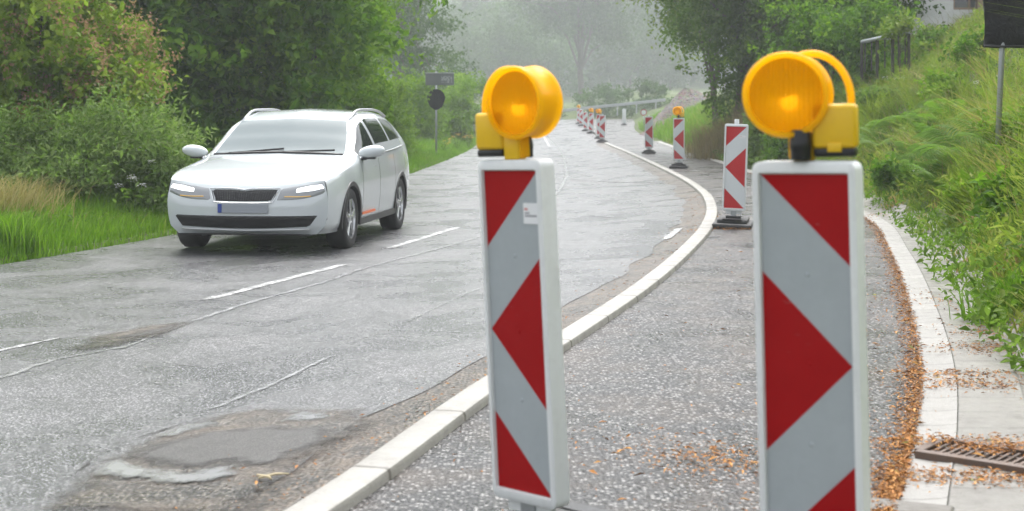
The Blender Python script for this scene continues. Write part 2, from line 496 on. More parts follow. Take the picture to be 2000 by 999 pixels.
def gpt(x, y, off=0.0):
    X, Y = ray_ground(x, y, zg)
    return Vector((X, Y, float(zg(X, Y)) + off))
def at(x, Y, z=None):
    X = (x - 1000) / F * Y
    return Vector((X, Y, float(zg(X, Y)) if z is None else z))
def zat(y, Y): return CAMZ - (y - HOR) / F * Y

def rows(y0, y1):
    ys = [y0]
    while ys[-1] < y1:
        y = ys[-1]; ys.append(y + (.2 if y < 22 else .5 if y < 65 else 1.5 if y < 150 else 8))
    ys[-1] = y1; return np.array(ys)

def sheet(name, ys, cols, off, m, uv=False, jit=None):
    """cols: list of functions X(Y); off: number or list of height offsets"""
    V, UV = [], []
    s = np.concatenate([[0], np.cumsum(np.hypot(np.diff(cols[0](ys)), np.diff(ys)))])
    for i, c in enumerate(cols):
        X = c(ys); o = off[i] if isinstance(off, (list, tuple)) else off
        V.append(np.stack([X, ys, zg(X, ys) + o], 1))
        UV.append(np.stack([s, X - cols[0](ys)], 1))
    V = np.stack(V, 1); UV = np.stack(UV, 1)
    n, k = V.shape[:2]
    idx = np.arange(n * k).reshape(n, k)
    f = np.stack([idx[:-1, :-1], idx[:-1, 1:], idx[1:, 1:], idx[1:, :-1]], -1).reshape(-1, 4)
    me = np_mesh(name, V.reshape(-1, 3), [f], uv=UV.reshape(-1, 2) if uv else None)
    return link(name, me, m, smooth=True)

ys_all = rows(-18, 740)
gcols = [lambda Y, a=a: XL(Y) - a for a in (330, 210, 120, 80, 55, 40, 28, 20, 15, 11, 8, 6, 4.5, 3.4, 2.5, 1.8, 1.2, .8, .5, .25, .1)]
gcols += [lambda Y, t=t: XL(Y) + .02 + (XB(Y) - XL(Y) - .04) * t for t in (0, .25, .5, .75, 1.0)]
gcols += [lambda Y, a=a: XB(Y) + a for a in (.02, .15, .3, .5, .75, 1, 1.3, 1.7, 2.2, 2.8, 3.5, 4.3, 5.2, 6.5, 8, 10, 13, 17, 24, 34, 50, 75, 110, 170, 330)]
goff = [0] * 21 + [-.04, -.06, -.06, -.06, -.04] + [0] * 25
# far left columns would cross the bend of the road: keep ordering by clamping
def clampcol(f, lo, hi): return lambda Y: np.clip(f(Y), lo, hi)
gcols = [clampcol(f, -345 + i * .01, 355) for i, f in enumerate(gcols)]
tag(sheet('ground', ys_all, gcols, goff, M['soil']), 'green turf and brown soil under the roadside plants', 'ground', kind='structure')

rag = Noise(11, 12, 2.2)
def XR(Y):   # ragged right edge of the old asphalt
    Y = np.asarray(Y, float)
    e = XK(Y) - .40 - .09 * rag(np.stack([Y, Y * .3, Y * 0], 1) if Y.ndim else np.array([[Y, Y * .3, 0]])).reshape(Y.shape)
    return np.where(Y > 62, XK(Y) + .0, e)
ys_r = rows(-16, 124)
tag(sheet('road', ys_r, [(lambda Y, t=t: np.maximum(XL(Y), -60) + (XR(Y) - np.maximum(XL(Y), -60)) * t) for t in np.linspace(0, 1, 14)], .012, M['asphalt']),
    'wet grey asphalt road bending away with cracks and worn lines', 'road', kind='structure')
tag(sheet('gravel_strip', rows(-16, 64), [(lambda Y, t=t: XK(Y) - .62 + .57 * t) for t in np.linspace(0, 1, 5)], .0085, M['gravel']),
    'strip of wet brown gravel between asphalt and kerb', 'gravel strip', kind='structure')
tag(sheet('path', rows(-16, 123), [(lambda Y, t=t: XK(Y) + .04 + (XG(Y) - XK(Y) - .02) * t) for t in np.linspace(0, 1, 10)], .006, M['path']),
    'dark wet chip-surfaced side path between kerb and gutter', 'path', kind='structure')
tag(sheet('gutter', rows(-16, 64), [(lambda Y, t=t: XG(Y) + .175 * t) for t in (0, .12, .5, .88, 1)], [.012, .024, .022, .026, .03], M['gutter'], uv=True),
    'curved gutter of pale concrete blocks along the foot of the bank', 'gutter', kind='structure')
tag(sheet('paving', rows(-16, 30), [(lambda Y, t=t: XG(Y) + .178 + (XB(Y) + .3 - XG(Y) - .178) * t) for t in np.linspace(0, 1, 5)], [.028, .028, .028, .02, -.05], M['slab'], uv=True),
    'pale paving slabs behind the gutter littered with orange leaves', 'paving', kind='structure')

# kerb: extruded profile with rounded arrises
def make_kerb():
    ys = rows(-10, 60.5)
    X = XK(ys); d = np.stack([np.gradient(X), np.gradient(ys)], 1); d /= np.linalg.norm(d, axis=1)[:, None]
    nrm = np.stack([d[:, 1], -d[:, 0]], 1)
    prof = [(-.078, -.08), (-.075, .032), (-.068, .044), (-.058, .048), (.058, .048), (.068, .044), (.075, .032), (.078, -.08)]
    s = np.concatenate([[0], np.cumsum(np.hypot(np.diff(X), np.diff(ys)))])
    V, UV = [], []
    for a, h in prof:
        V.append(np.stack([X + nrm[:, 0] * a, ys + nrm[:, 1] * a, zl_(ys) + h], 1)); UV.append(np.stack([s + .37, np.full_like(s, a + h + 3)], 1))
    V = np.stack(V, 1); UV = np.stack(UV, 1); n, k = V.shape[:2]
    idx = np.arange(n * k).reshape(n, k)
    f = np.stack([idx[:-1, :-1], idx[:-1, 1:], idx[1:, 1:], idx[1:, :-1]], -1).reshape(-1, 4)
    me = np_mesh('kerb', V.reshape(-1, 3), [f, idx[:1], idx[-1:, ::-1]], uv=UV.reshape(-1, 2))
    o = link('kerb', me, M['kerb'], smooth=True); me.set_sharp_from_angle(angle=R(35))
    tag(o, 'long pale concrete kerb curving between road and side path', 'kerb', kind='structure')
make_kerb()

# ------------------------------------------------------------------ markings, crack seals, patches on the road
def ribbon(name, pxs, w, off, m, label, cat, jit=.0, wvar=0.0, seed=1):
    rnd = random.Random(seed)
    P = [gpt(x, y) for x, y in pxs]
    pts = []
    for a, b in zip(P[:-1], P[1:]):
        n = max(2, int((b - a).length / .12))
        pts += [a.lerp(b, i / n) for i in range(n)]
    pts.append(P[-1])
    V, E = [], []
    for i, p in enumerate(pts):
        d = (pts[min(i + 1, len(pts) - 1)] - pts[max(i - 1, 0)]); n = Vector((d.y, -d.x, 0)).normalized()
        j = rnd.uniform(-jit, jit); ww = w * (1 + rnd.uniform(-wvar, wvar)) / 2; end = -.02 if i in (0, len(pts) - 1) else 1
        for sgn in (-1, 0, 1):
            q = p + n * (j + sgn * (ww + .012)); V.append((q.x, q.y, float(zg(q.x, q.y)) + off)); E.append(min(end, ww if sgn == 0 else -.012))
    f = [[3 * i + k, 3 * i + 1 + k, 3 * i + 4 + k, 3 * i + 3 + k] for i in range(len(pts) - 1) for k in (0, 1)]
    me = bpy.data.meshes.new(name); me.from_pydata(V, [], f)
    me.attributes.new('edge', 'FLOAT', 'POINT').data.foreach_set('value', E)
    o = link(name, me, m); tag(o, label, cat, kind='structure'); return o

ribbon('dash_marking', [(395, 591), (675, 519)], .125, .016, M['paint'], 'worn white dash on the asphalt just in front of the car', 'road marking', wvar=.08)
ribbon('dash_marking', [(757, 489), (895, 446)], .125, .016, M['paint'], 'bright white dash on the asphalt beside the rear wheel of the car', 'road marking', wvar=.05)
ribbon('dash_marking', [(-40, 698), (135, 660)], .07, .016, M['paint'], 'faded broken white dash at the left end of the broken patch', 'road marking', wvar=.4)
ribbon('dash_marking', [(1073, 287), (1058, 258)], .13, .016, M['paint'], 'far white dash beside the lamp of the yellow-lit left beacon', 'road marking')
ribbon('edge_marking', [(1300, 471), (1327, 448)], .11, .016, M['paint'], 'short white edge marking left beside the gravel strip', 'road marking', wvar=.2)
seals = [
    ([(370, 634), (480, 597), (640, 553), (720, 525), (935, 467), (1000, 440)], .06, 'long sealed crack running parallel to the white dashes'),
    ([(785, 637), (850, 606), (915, 576), (960, 560)], .035, 'short sealed crack behind the left beacon'),
    ([(690, 647), (820, 650), (960, 656)], .02, 'thin sealed crack crossing the lane towards the left beacon'),
    ([(395, 812), (470, 783), (570, 738), (620, 712), (668, 694)], .05, 'bright sealed crack above the patched pothole'),
    ([(1066, 262), (1090, 288), (1102, 310), (1108, 345), (1092, 375), (1060, 400)], .09, 'far winding sealed crack right of the left beacon lamp'),
    ([(-10, 748), (110, 706), (240, 684), (370, 634)], .05, 'pale sealed crack at the left edge of the picture'),
    ([(1140, 422), (1195, 427), (1250, 425)], .06, 'short sealed crack across the lane near the kerb bend'),
    ([(1238, 392), (1252, 400), (1250, 415)], .05, 'tiny hooked sealed crack near the kerb bend'),
]
for i, (p, w, lb) in enumerate(seals):
    ribbon('crack_seal', p, w, .017, M['bitumen'], lb, 'crack seal', jit=.012, wvar=.35, seed=i)
ribbon('pavement_crack', [(1110, 352), (1180, 357), (1300, 359)], .05, .0165, M['crack'], 'dark crack across the lane before the kerb bend', 'crack', jit=.01, wvar=.5)
ribbon('pavement_crack', [(120, 960), (165, 915), (240, 870), (330, 845), (400, 815)], .014, .0165, M['crack'], 'jagged dark crack round the patched pothole', 'crack', jit=.03, wvar=.8)
ribbon('pavement_crack', [(580, 560), (640, 552), (720, 526)], .012, .0185, M['crack'], 'thin dark crack beside the long sealed crack', 'crack', jit=.02, wvar=.8)

def patch(name, pxs, off, m, label, cat, jag=.03, seed=1):
    P = np.array([gpt(x, y)[:2] for x, y in pxs]); lo, hi = P.min(0) - .12, P.max(0) + .12; st = .03
    xs, ys = np.arange(lo[0], hi[0] + st, st), np.arange(lo[1], hi[1] + st, st)
    GX, GY = np.meshgrid(xs, ys); Q = np.stack([GX.ravel(), GY.ravel()], 1)
    ins = np.zeros(len(Q), bool); dist = np.full(len(Q), 9.)
    for i in range(len(P)):
        A, B = P[i], P[(i + 1) % len(P)]; e = B - A
        t = np.clip(((Q - A) @ e) / (e @ e), 0, 1); dist = np.minimum(dist, np.linalg.norm(Q - A - t[:, None] * e, axis=1))
        cr = (A[1] > Q[:, 1]) != (B[1] > Q[:, 1]); ins ^= cr & (Q[:, 0] < (B[0] - A[0]) * (Q[:, 1] - A[1]) / (B[1] - A[1] + 1e-12) + A[0])
    sd = np.where(ins, dist, -dist); n, k = GX.shape; idx = np.arange(n * k).reshape(n, k)
    f = np.stack([idx[:-1, :-1], idx[:-1, 1:], idx[1:, 1:], idx[1:, :-1]], -1).reshape(-1, 4); f = f[(sd[f] > -.14).any(1)]
    me = np_mesh(name, np.stack([Q[:, 0], Q[:, 1], zg(Q[:, 0], Q[:, 1]) + off], 1), [f])
    me.attributes.new('edge', 'FLOAT', 'POINT').data.foreach_set('value', sd.astype(np.float32))
    return tag(link(name, me, m), label, cat, kind='structure')
patch('pothole_area', [(60, 1010), (150, 930), (260, 872), (400, 820), (520, 800), (700, 805), (760, 830), (640, 900), (560, 950), (470, 1030)], .019, M['patch_dark'], 'broken dark asphalt around the pothole near the kerb', 'pothole', .03, 3)
patch('asphalt_patch', [(240, 905), (300, 872), (400, 850), (540, 838), (640, 842), (690, 858), (620, 890), (530, 930), (440, 918), (380, 930), (300, 925)], .024, M['patch'], 'smooth grey repair patch in the pothole near the kerb', 'asphalt patch', .012, 4)
patch('puddle', [(300, 862), (360, 838), (430, 826), (420, 842), (350, 862)], .0225, M['water'], 'thin shining puddle behind the grey repair patch', 'puddle', .02, 5)
patch('puddle', [(552, 832), (580, 812), (650, 812), (640, 826), (590, 836)], .0225, M['water'], 'small puddle between repair patch and asphalt edge', 'puddle', .02, 6)
patch('puddle', [(170, 930), (230, 905), (300, 930), (370, 935), (450, 922), (465, 940), (380, 960), (240, 950)], .027, M['water'], 'wide shallow puddle in front of the grey repair patch', 'puddle', .02, 7)
patch('asphalt_patch', [(210, 668), (260, 655), (300, 645), (370, 632), (350, 650), (280, 664)], .0195, M['patch'], 'small worn grey patch at the end of the long sealed crack', 'asphalt patch', .015, 8)
patch('pothole_area', [(120, 690), (180, 660), (280, 640), (400, 627), (340, 655), (240, 680), (170, 692)], .0175, M['patch_dark'], 'dark worn asphalt hollow at the end of the long sealed crack', 'pothole', .03, 9)

# ------------------------------------------------------------------ vegetation makers
def unit(a): return a / np.maximum(np.linalg.norm(a, axis=1, keepdims=True), 1e-9)

def leaf_arrays(C, D, Nn, L, W, fold=.25):
    """rhombic folded leaves: centre base C, direction D, normal Nn"""
    S = unit(np.cross(D, Nn)); Nn = unit(np.cross(S, D))
    L = L[:, None]; W = (W[:, None]) if hasattr(W, '__len__') else W * L
    b = C; t = C + D * L - Nn * L * .12
    l = C + D * L * .42 + S * W * .5 + Nn * W * fold
    r = C + D * L * .42 - S * W * .5 + Nn * W * fold
    n = len(C)
    V = np.stack([b, l, t, r], 1).reshape(-1, 3)
    i = np.arange(n)[:, None] * 4
    Fc = np.concatenate([i + np.array([[0, 1, 2]]), i + np.array([[0, 2, 3]])], 1).reshape(-1, 3)
    return V, Fc

def crown_mesh(name, blobs, sprays, per, leaf, spray_len, seed, droop=.25, width=.6, uneven=.34, inner=.72, tint_bias=0.0, up=0.45, clump=32, plume=0.0):
    r = np.random.default_rng(seed)
    B = np.array(blobs, float)
    area = (B[:, 3] * B[:, 4] + B[:, 4] * B[:, 5] + B[:, 3] * B[:, 5]); area /= area.sum()
    nc = max(6, sprays // clump); cb = r.choice(len(B), nc, p=area); cd = unit(r.normal(size=(nc, 3)))
    ns = Noise(seed + 1, 9, 2.6)
    crad = (1 - inner * r.random(nc) ** 1.6) * (1 + uneven * ns(cd + cb[:, None] * 3.1))
    ci = r.integers(0, nc, sprays); bi = cb[ci]; d = cd[ci]; ctone = r.normal(0, .07, nc)
    cw = .20 * B[bi, 3:6].mean(axis=1)[:, None] * np.array([1.25, 1.25, .75]) * r.uniform(.6, 1.3, nc)[ci][:, None]
    c = B[bi, :3] + d * B[bi, 3:6] * crad[ci][:, None] + r.normal(size=(sprays, 3)) * cw
    d = unit(d + r.normal(size=(sprays, 3)) * .35)
    sd = unit(d + r.normal(size=(sprays, 3)) * .45 + np.array([0, 0, .25]))
    sl = spray_len * r.uniform(.5, 1.3, sprays)
    shade = np.clip(r.normal(.42, .10, sprays) + ctone[ci] + .10 * ns(c * .6), 0, .84)
    k = np.tile(np.linspace(0, 1, per), sprays); si = np.repeat(np.arange(sprays), per); n = len(k)
    pos = c[si] + sd[si] * (sl[si] * k)[:, None] + np.array([0, 0, -1]) * (droop * sl[si] * k ** 2)[:, None] + r.normal(size=(n, 3)) * leaf * .45
    ld = unit(sd[si] * .5 + r.normal(size=(n, 3)) * .75 + np.array([0, 0, -.25]))
    ln = unit(np.array([0, 0, up]) + d[si] * .45 + r.normal(size=(n, 3)) * .5)
    V, Fc = leaf_arrays(pos, ld, ln, leaf * r.uniform(.6, 1.25, n), width)
    tint = np.clip(shade[si] + r.normal(0, .11, n) + tint_bias, 0, .9)
    tint = np.repeat(tint, 2)
    if plume:
        tint = np.minimum(tint, .80)
        pk = r.choice(sprays, int(sprays * plume), replace=False); q = np.repeat(pk, 26); m = len(q)
        pp = c[q] + sd[q] * (sl[q] * r.uniform(.8, 1.25, m))[:, None] + r.normal(size=(m, 3)) * np.array([.06, .06, .10])
        V2, F2 = leaf_arrays(pp, unit(r.normal(size=(m, 3))), unit(r.normal(size=(m, 3))), np.full(m, .058), .7)
        Fc = np.concatenate([Fc, F2 + len(V)]); V = np.concatenate([V, V2]); tint = np.concatenate([tint, np.full(2 * m, .98)])
    return V, Fc, tint, c

def finish_crown(name, V, Fc, tint, m, parent):
    return link(name, np_mesh(name, V, [Fc], tint=tint), m, parent)

def trunk_mesh(base, top, r0, limbs, seed, parent, name='trunk'):
    rnd = random.Random(seed); mb = MB()
    base, top = Vector(base), Vector(top); pts = []; rs = []
    for i in range(9):
        t = i / 8; w = .12 * (top - base).length * .12
        pts.append(base.lerp(top, t) + Vector((rnd.uniform(-w, w), rnd.uniform(-w, w), 0)) * (t > 0)); rs.append(r0 * (1.25 if i == 0 else 1 - .72 * t))
    mb.tube(pts, rs, 8)
    for L in limbs:
        L = Vector(L); i = rnd.randint(2, 7); a = pts[i]; mid = a.lerp(L, .5) + Vector((rnd.uniform(-.2, .2), rnd.uniform(-.2, .2), .15 * (L - a).length))
        q = [a, a.lerp(mid, .55), mid, mid.lerp(L, .5), L]; rr = rs[i] * .5
        mb.tube(q, [rr, rr * .8, rr * .6, rr * .4, rr * .15], 6)
    return mb.build(name, M['bark'], parent, smooth=True)

def plant_tree(name, loc, blobs, m, leaf, sprays, per, label, cat, group=None, r0=.12, top=None, seed=1, spray=.5, limbs=14, **kw):
    """blobs relative to loc"""
    root = empty(name, loc)
    V, Fc, t, c = crown_mesh(name, blobs, sprays, per, leaf, spray, seed, **kw)
    lx, ly, lz = [V[:, i] + root.location[i] for i in range(3)]; low = lz.reshape(-1, 4).min(1); cx, cy = lx.reshape(-1, 4).mean(1), ly.reshape(-1, 4).mean(1)
    ok = (low > zg(cx, cy) + .01) & ~((cx > XL(cy) - .15) & (cx < XB(cy) - .05) & (low < zg(cx, cy) + 2.4) & (cy < 70))
    Fc, t = Fc[np.repeat(ok, 2)], t[np.repeat(ok, 2)]
    finish_crown('crown', V, Fc, t, m, root)
    rnd = np.random.default_rng(seed); pick = c[rnd.choice(len(c), min(limbs, len(c)), replace=False)]
    top = top or max(b[2] for b in blobs)
    trunk_mesh((0, 0, -.15), (blobs[0][0] * .4, blobs[0][1] * .4, top), r0, pick, seed, root)
    return tag(root, label, cat, group)

def blade_arrays(P, H, lean, wid, r, curl=.5):
    n = len(P); a = r.uniform(0, 2 * np.pi, n)
    side = np.stack([np.cos(a), np.sin(a), np.zeros(n)], 1)
    ln = lean + r.normal(size=(n, 3)) * .32; ln[:, 2] = 0
    up = np.array([0, 0, 1.0]); H = H[:, None]; wd = wid * side
    p0 = P; p1 = P + up * H * .45 + ln * H * .15; p2 = P + up * H * .8 + ln * H * (.15 + curl * .45); p3 = P + up * H * (.95) + ln * H * (.15 + curl * 1.1)
    V = np.stack([p0 - wd, p0 + wd, p1 - wd * .85, p1 + wd * .85, p2 - wd * .5, p2 + wd * .5, p3], 1).reshape(-1, 3)
    i = np.arange(n)[:, None] * 7
    q = np.concatenate([i + np.array([[0, 1, 3, 2]]), i + np.array([[2, 3, 5, 4]])], 1).reshape(-1, 4)
    t = (i + np.array([[4, 5, 6]]))
    return V, q, t

def blades_obj(name, P, H, m, label, cat, seed, lean=(0, 0, 0), wid=.006, tint_mu=.45, tint_sd=.2, kind='stuff', curl=.5, group=None, patchy=.2):
    r = np.random.default_rng(seed)
    V, q, t = blade_arrays(P, H, np.array(lean, float), wid, r, curl)
    n = len(P); ti = np.clip(r.normal(tint_mu, tint_sd, n) + patchy * Noise(seed, 8, 1.1)(P), 0, 1)
    me = np_mesh(name, V, [q, t], tint=np.concatenate([np.repeat(ti, 2), ti]))
    o = link(name, me, m)
    if label: tag(o, label, cat, group, kind)
    return o

def scatter(n, seed, y0, y1, xf0, xf1, pw=1.6):
    """points denser near the camera; X between two curves"""
    r = np.random.default_rng(seed)
    Y = y0 + (y1 - y0) * r.random(n) ** pw
    t = r.random(n); X = xf0(Y) + (xf1(Y) - xf0(Y)) * t
    return np.stack([X, Y, zg(X, Y)], 1), t, r

# ------------------------------------------------------------------ left verge
P, t, r = scatter(60000, 21, 11.5, 75, lambda Y: XL(Y) - 1.9, lambda Y: XL(Y) + .03, 1.8)
blades_obj('verge_grass', P, (.08 + .30 * np.minimum((1 - t) * 1.8, 1)) * r.uniform(.6, 1.3, len(P)), M['grass'], 'bright green grass on the verge left of the road', 'grass', 22, (.15, 0, 0), .0065, .5, .18)
# leafy weeds mixed in the verge and the hillside
def low_leaves(name, n, seed, y0, y1, f0, f1, m, leaf, h, label, pw=1.7):
    P, t, r = scatter(n, seed, y0, y1, f0, f1, pw)
    hh = h * np.clip(.55 + .5 * Noise(seed, 9, 1.6)(P), .1, 1.4)
    P[:, 2] += hh * r.random(n) ** .6
    D = unit(r.normal(size=(n, 3)) + np.array([0, 0, .3])); Nn = unit(np.array([0, 0, 1.]) + r.normal(size=(n, 3)) * .5)
    V, Fc = leaf_arrays(P, D, Nn, leaf * r.uniform(.5, 1.4, n), .5)
    ti = np.clip(r.normal(.42, .2, n) + .2 * Noise(seed + 5, 8, 1.3)(P), 0, .9)
    return tag(link(name, np_mesh(name, V, [Fc], tint=np.repeat(ti, 2)), m), label, 'weeds', kind='stuff')
low_leaves('verge_weeds', 26000, 31, 12, 80, lambda Y: XL(Y) - 6.5, lambda Y: XL(Y) - .7, M['herb'], .085, .7, 'green leafy weeds behind the left verge grass')

def straw_clump(label, loc, n, rad, h, seed, m=None, lean=(.3, -.2, 0), name='grass_clump', kind='thing'):
    r = np.random.default_rng(seed)
    q = np.stack([r.normal(0, rad[0], n), r.normal(0, rad[1], n)], 1)
    X, Y = loc[0] + q[:, 0], loc[1] + q[:, 1]; Z = zg(X, Y)
    P = np.stack([q[:, 0], q[:, 1], Z - loc[2]], 1)
    o = blades_obj(name, P, h * r.uniform(.5, 1.2, n), m or M['straw'], label, 'grass clump', seed, lean, .007, kind=kind, curl=.8, patchy=.1)
    o.location = loc; return o
straw_clump('tall dry yellow grass bent over the left verge', at(10, 17.3), 1300, (.27, .5), .62, 41)
straw_clump('flattened straw-coloured grass lying at the foot of the bush', at(140, 18.4), 700, (.32, .35), .22, 42, lean=(.8, -.3, 0), name='dry_grass', kind='stuff')
straw_clump('fresh green grass tuft at the lower left edge', at(25, 15.3), 700, (.14, .14), .42, 43, M['grass'], (0, 0, 0))

# ------------------------------------------------------------------ left shrubs and trees
def lbl(o, *a): return o
plant_tree('blossoming_shrub', at(60, 22.5), [(0, 0, 2.4, 1.5, 1.5, 1.6), (.9, -.3, 1.5, 1.0, 1.0, 1.2), (-1.0, 0, 1.5, 1.5, 1.3, 1.5), (-.4, .2, 3.7, 1.1, 1.1, .9)], M['leaf_pink'], .14, 2100, 15,
           'tall light shrub with reddish brown blossom plumes at the left edge', 'shrub', seed=51, spray=.55, r0=.07, tint_bias=.18, plume=.34)
plant_tree('bramble_bush', at(150, 19.6), [(0, 0, .62, 1.1, .8, .75), (.85, .2, .5, .75, .7, .62), (-.9, .1, .5, .9, .8, .7)], M['leaf_grey'], .105, 1700, 14,
           'low grey-green bramble bush in front of the blossoming shrub', 'bush', seed=52, spray=.42, r0=.03, width=.36, clump=16)
plant_tree('bramble_bush', at(285, 20.6), [(0, 0, .55, .8, .7, .65), (.55, .1, .35, .55, .5, .5)], M['leaf_grey'], .10, 900, 14,
           'small rounded bush with white blooms beside the car bonnet', 'bush', seed=53, spray=.38, r0=.03, tint_bias=.08, width=.36, clump=16)
plant_tree('hazel_tree', at(395, 28.5), [(0, 0, 3.2, 2.5, 2.0, 2.6), (-.9, -.2, 1.5, 1.7, 1.5, 1.6), (1.1, -.4, 1.7, 1.7, 1.5, 1.8), (.2, .2, 5.4, 2.2, 1.9, 1.9)], M['leaf_hazel'], .20, 3600, 15,
           'big dense dark green hazel towering behind the white car', 'tree', seed=54, spray=.6, r0=.12, tint_bias=.06)
plant_tree('hazel_tree', at(610, 33.0), [(0, 0, 2.6, 1.6, 1.5, 2.0), (.5, -.3, 1.3, 1.3, 1.2, 1.4), (-.3, 0, 4.8, 1.5, 1.4, 1.6)], M['leaf_light'], .16, 1900, 15,
           'lighter green hazel right of the big dark one', 'tree', seed=55, spray=.6, r0=.10, tint_bias=-.08)
plant_tree('alder_tree', at(660, 46), [(0, 0, 4.2, 1.7, 1.6, 3.2), (.4, 0, 7.0, 1.6, 1.6, 2.4)], M['leaf_light'], .16, 1500, 14,
           'slender pale tree rising behind the lighter hazel', 'tree', seed=56, spray=.7, r0=.12, inner=.8)
plant_tree('roadside_bush', at(708, 43.0), [(0, 0, 1.5, 1.1, 1.1, 1.4), (.5, -.2, .8, .7, .8, .8)], M['leaf_light'], .11, 1200, 15,
           'light green bush at the road edge behind the car roof', 'bush', seed=57, spray=.5, r0=.05)
plant_tree('roadside_bush', at(790, 60.0), [(0, 0, 1.4, 1.4, 1.2, 1.4), (.8, -.2, .9, 1.0, .9, .9)], M['leaf_light'], .12, 1100, 15,
           'light green bush just left of the black covered sign', 'bush', seed=58, spray=.5, r0=.05)
plant_tree('roadside_bush', at(870, 66.0), [(0, 0, 1.5, 1.6, 1.3, 1.5), (1.0, 0, .8, 1.0, .9, .8)], M['leaf_light'], .13, 1000, 14,
           'yellowish green bush just right of the black covered sign', 'bush', seed=59, spray=.5, r0=.05, tint_bias=.1)
plant_tree('roadside_bush', at(915, 78.0), [(0, 0, 1.6, 1.7, 1.3, 1.7)], M['leaf_light'], .14, 700, 14,
           'rounded bush partly hidden by the lamp of the left beacon', 'bush', seed=60, spray=.5, r0=.05)
plant_tree('field_tree', at(785, 92), [(0, 0, 7.0, 3.0, 2.6, 4.4), (1.0, 0, 4.6, 2.2, 2, 1.8), (-1.2, .3, 5.0, 2.2, 2, 2.2), (.4, 0, 10.5, 2.4, 2.2, 2.6)], M['leaf_far'], .24, 1500, 12,
           'tall misty tree with open crown behind the grey sign board', 'tree', seed=61, spray=1.0, r0=.28, limbs=30, inner=.8, tint_bias=.05)
plant_tree('field_shrub', at(875, 88), [(0, 0, 2.2, 1.9, 1.5, 2.0)], M['leaf_far'], .18, 500, 12, 'dark misty shrub just above the grey sign board', 'shrub', seed=62, spray=.7, r0=.08)

# far trees behind the road bend
far_trees = [
    (700, 120, 9, 4.0, 'misty tree at the top centre-left beside the tall hazel', 5),
    (960, 128, 7.5, 3.4, 'pale misty tree directly behind the lamp of the left beacon', 6),
    (1050, 136, 8.0, 3.6, 'rounded pale tree left of the straight-trunked roadside tree', 7),
    (1230, 150, 9.5, 3.4, 'misty tree just right of the straight-trunked roadside tree', 8),
    (1310, 140, 7.0, 3.0, 'misty bushy tree behind the gravel heap', 9),
    (900, 150, 10.0, 4.2, 'tall misty tree far behind the grey sign board', 10),
]
for x, Y, h, w, lb, sd in far_trees:
    Y, h, w = Y * 1.75, h * 1.75, w * 1.75
    plant_tree('misty_tree', at(x, Y), [(0, 0, h * .62, w, w * .9, h * .42), (w * .4, 0, h * .38, w * .7, w * .7, h * .32), (-w * .45, 0, h * .42, w * .7, w * .7, h * .34)], M['leaf_far'], .42, 1200, 12, lb, 'tree', 'misty trees behind the bend', seed=70 + sd, spray=1.2, r0=.22, tint_bias=.05 * (sd % 3))
plant_tree('roadside_tree', at(1134, 215), [(0, 0, 17, 7.2, 6.0, 7.0), (3.3, 0, 13, 5.4, 5, 4.2), (-3.1, 0, 13.5, 4.9, 5, 4.0), (0, 0, 24.0, 6.4, 5.5, 6.0)], M['leaf_far'], .46, 3000, 12,
           'tall misty tree with straight bare trunk beyond the guardrail', 'tree', seed=80, spray=1.5, r0=.48, top=19, limbs=30)
for i, (x, Y, s, lb) in enumerate([(1065, 129, 1.3, 'misty shrub behind the guardrail beside the left beacon lamp'), (1182, 129, 1.6, 'misty shrub behind the guardrail below the straight trunk'), (1275, 126, 1.4, 'misty shrub at the right end of the guardrail')]):
    plant_tree('misty_shrub', at(x, Y), [(0, 0, s * .8, s * 1.5, s, s)], M['leaf_far'], .22, 350, 12, lb, 'shrub', 'misty shrubs behind the guardrail', seed=85 + i, spray=.6, r0=.05, limbs=5, tint_bias=.15)

# wooded hillside: one far mass
def forest():
    r = np.random.default_rng(99); VV, FF, TT = [], [], []; off = 0
    protos = []
    for k in range(4):      # conifers
        n = 900; z = r.random(n) ** .8; rad = (1 - z) * .17 * (.55 + .45 * r.random(n)) + .01
        a = r.uniform(0, 6.28, n); C = np.stack([rad * np.cos(a), rad * np.sin(a), .06 + .94 * z], 1)
        D = unit(np.stack([np.cos(a), np.sin(a), np.full(n, -.35)], 1) + r.normal(size=(n, 3)) * .25)
        V, Fc = leaf_arrays(C - D * .03, D, unit(np.array([0, 0, 1.]) + r.normal(size=(n, 3)) * .4), .085 * r.uniform(.6, 1.2, n), .5); protos.append((V, Fc, 0))
    for k in range(4):      # broadleaved
        V, Fc, t, c = crown_mesh('p', [(0, 0, .58, .26, .26, .38), (.12, 0, .42, .2, .2, .2), (-.1, .08, .45, .2, .2, .22)], 130, 7, .055, .12, 300 + k); protos.append((V, Fc, 1))
    cnt = 0
    for Y in np.arange(262, 660, 14.0):
        for X in np.arange(-270, 280, 10):
            x, y = X + r.uniform(-3, 3), Y + r.uniform(-4, 4)
            if abs(x / y) > .43: continue
            con = r.random() < .55; V, Fc, kind = protos[r.integers(0, 4) + (0 if con else 4)]
            h = r.uniform(24, 36) if con else r.uniform(18, 27); a = r.uniform(0, 6.28)
            c, s = math.cos(a), math.sin(a); Q = V @ np.array([[c, s, 0], [-s, c, 0], [0, 0, 1]]) * h
            Q = Q + np.array([x, y, float(zg(x, y)) - .6]); VV.append(Q); FF.append(Fc + off); off += len(Q)
            TT.append(np.full(len(Fc), np.clip(r.normal(.3 if con else .6, .18), 0, .9))); cnt += 1
    me = np_mesh('forest', np.concatenate(VV), [np.concatenate(FF)], tint=np.concatenate(TT))
    tag(link('forest', me, M['leaf_far']), 'misty mixed forest covering the hillside behind the bend', 'forest', kind='stuff')
forest()

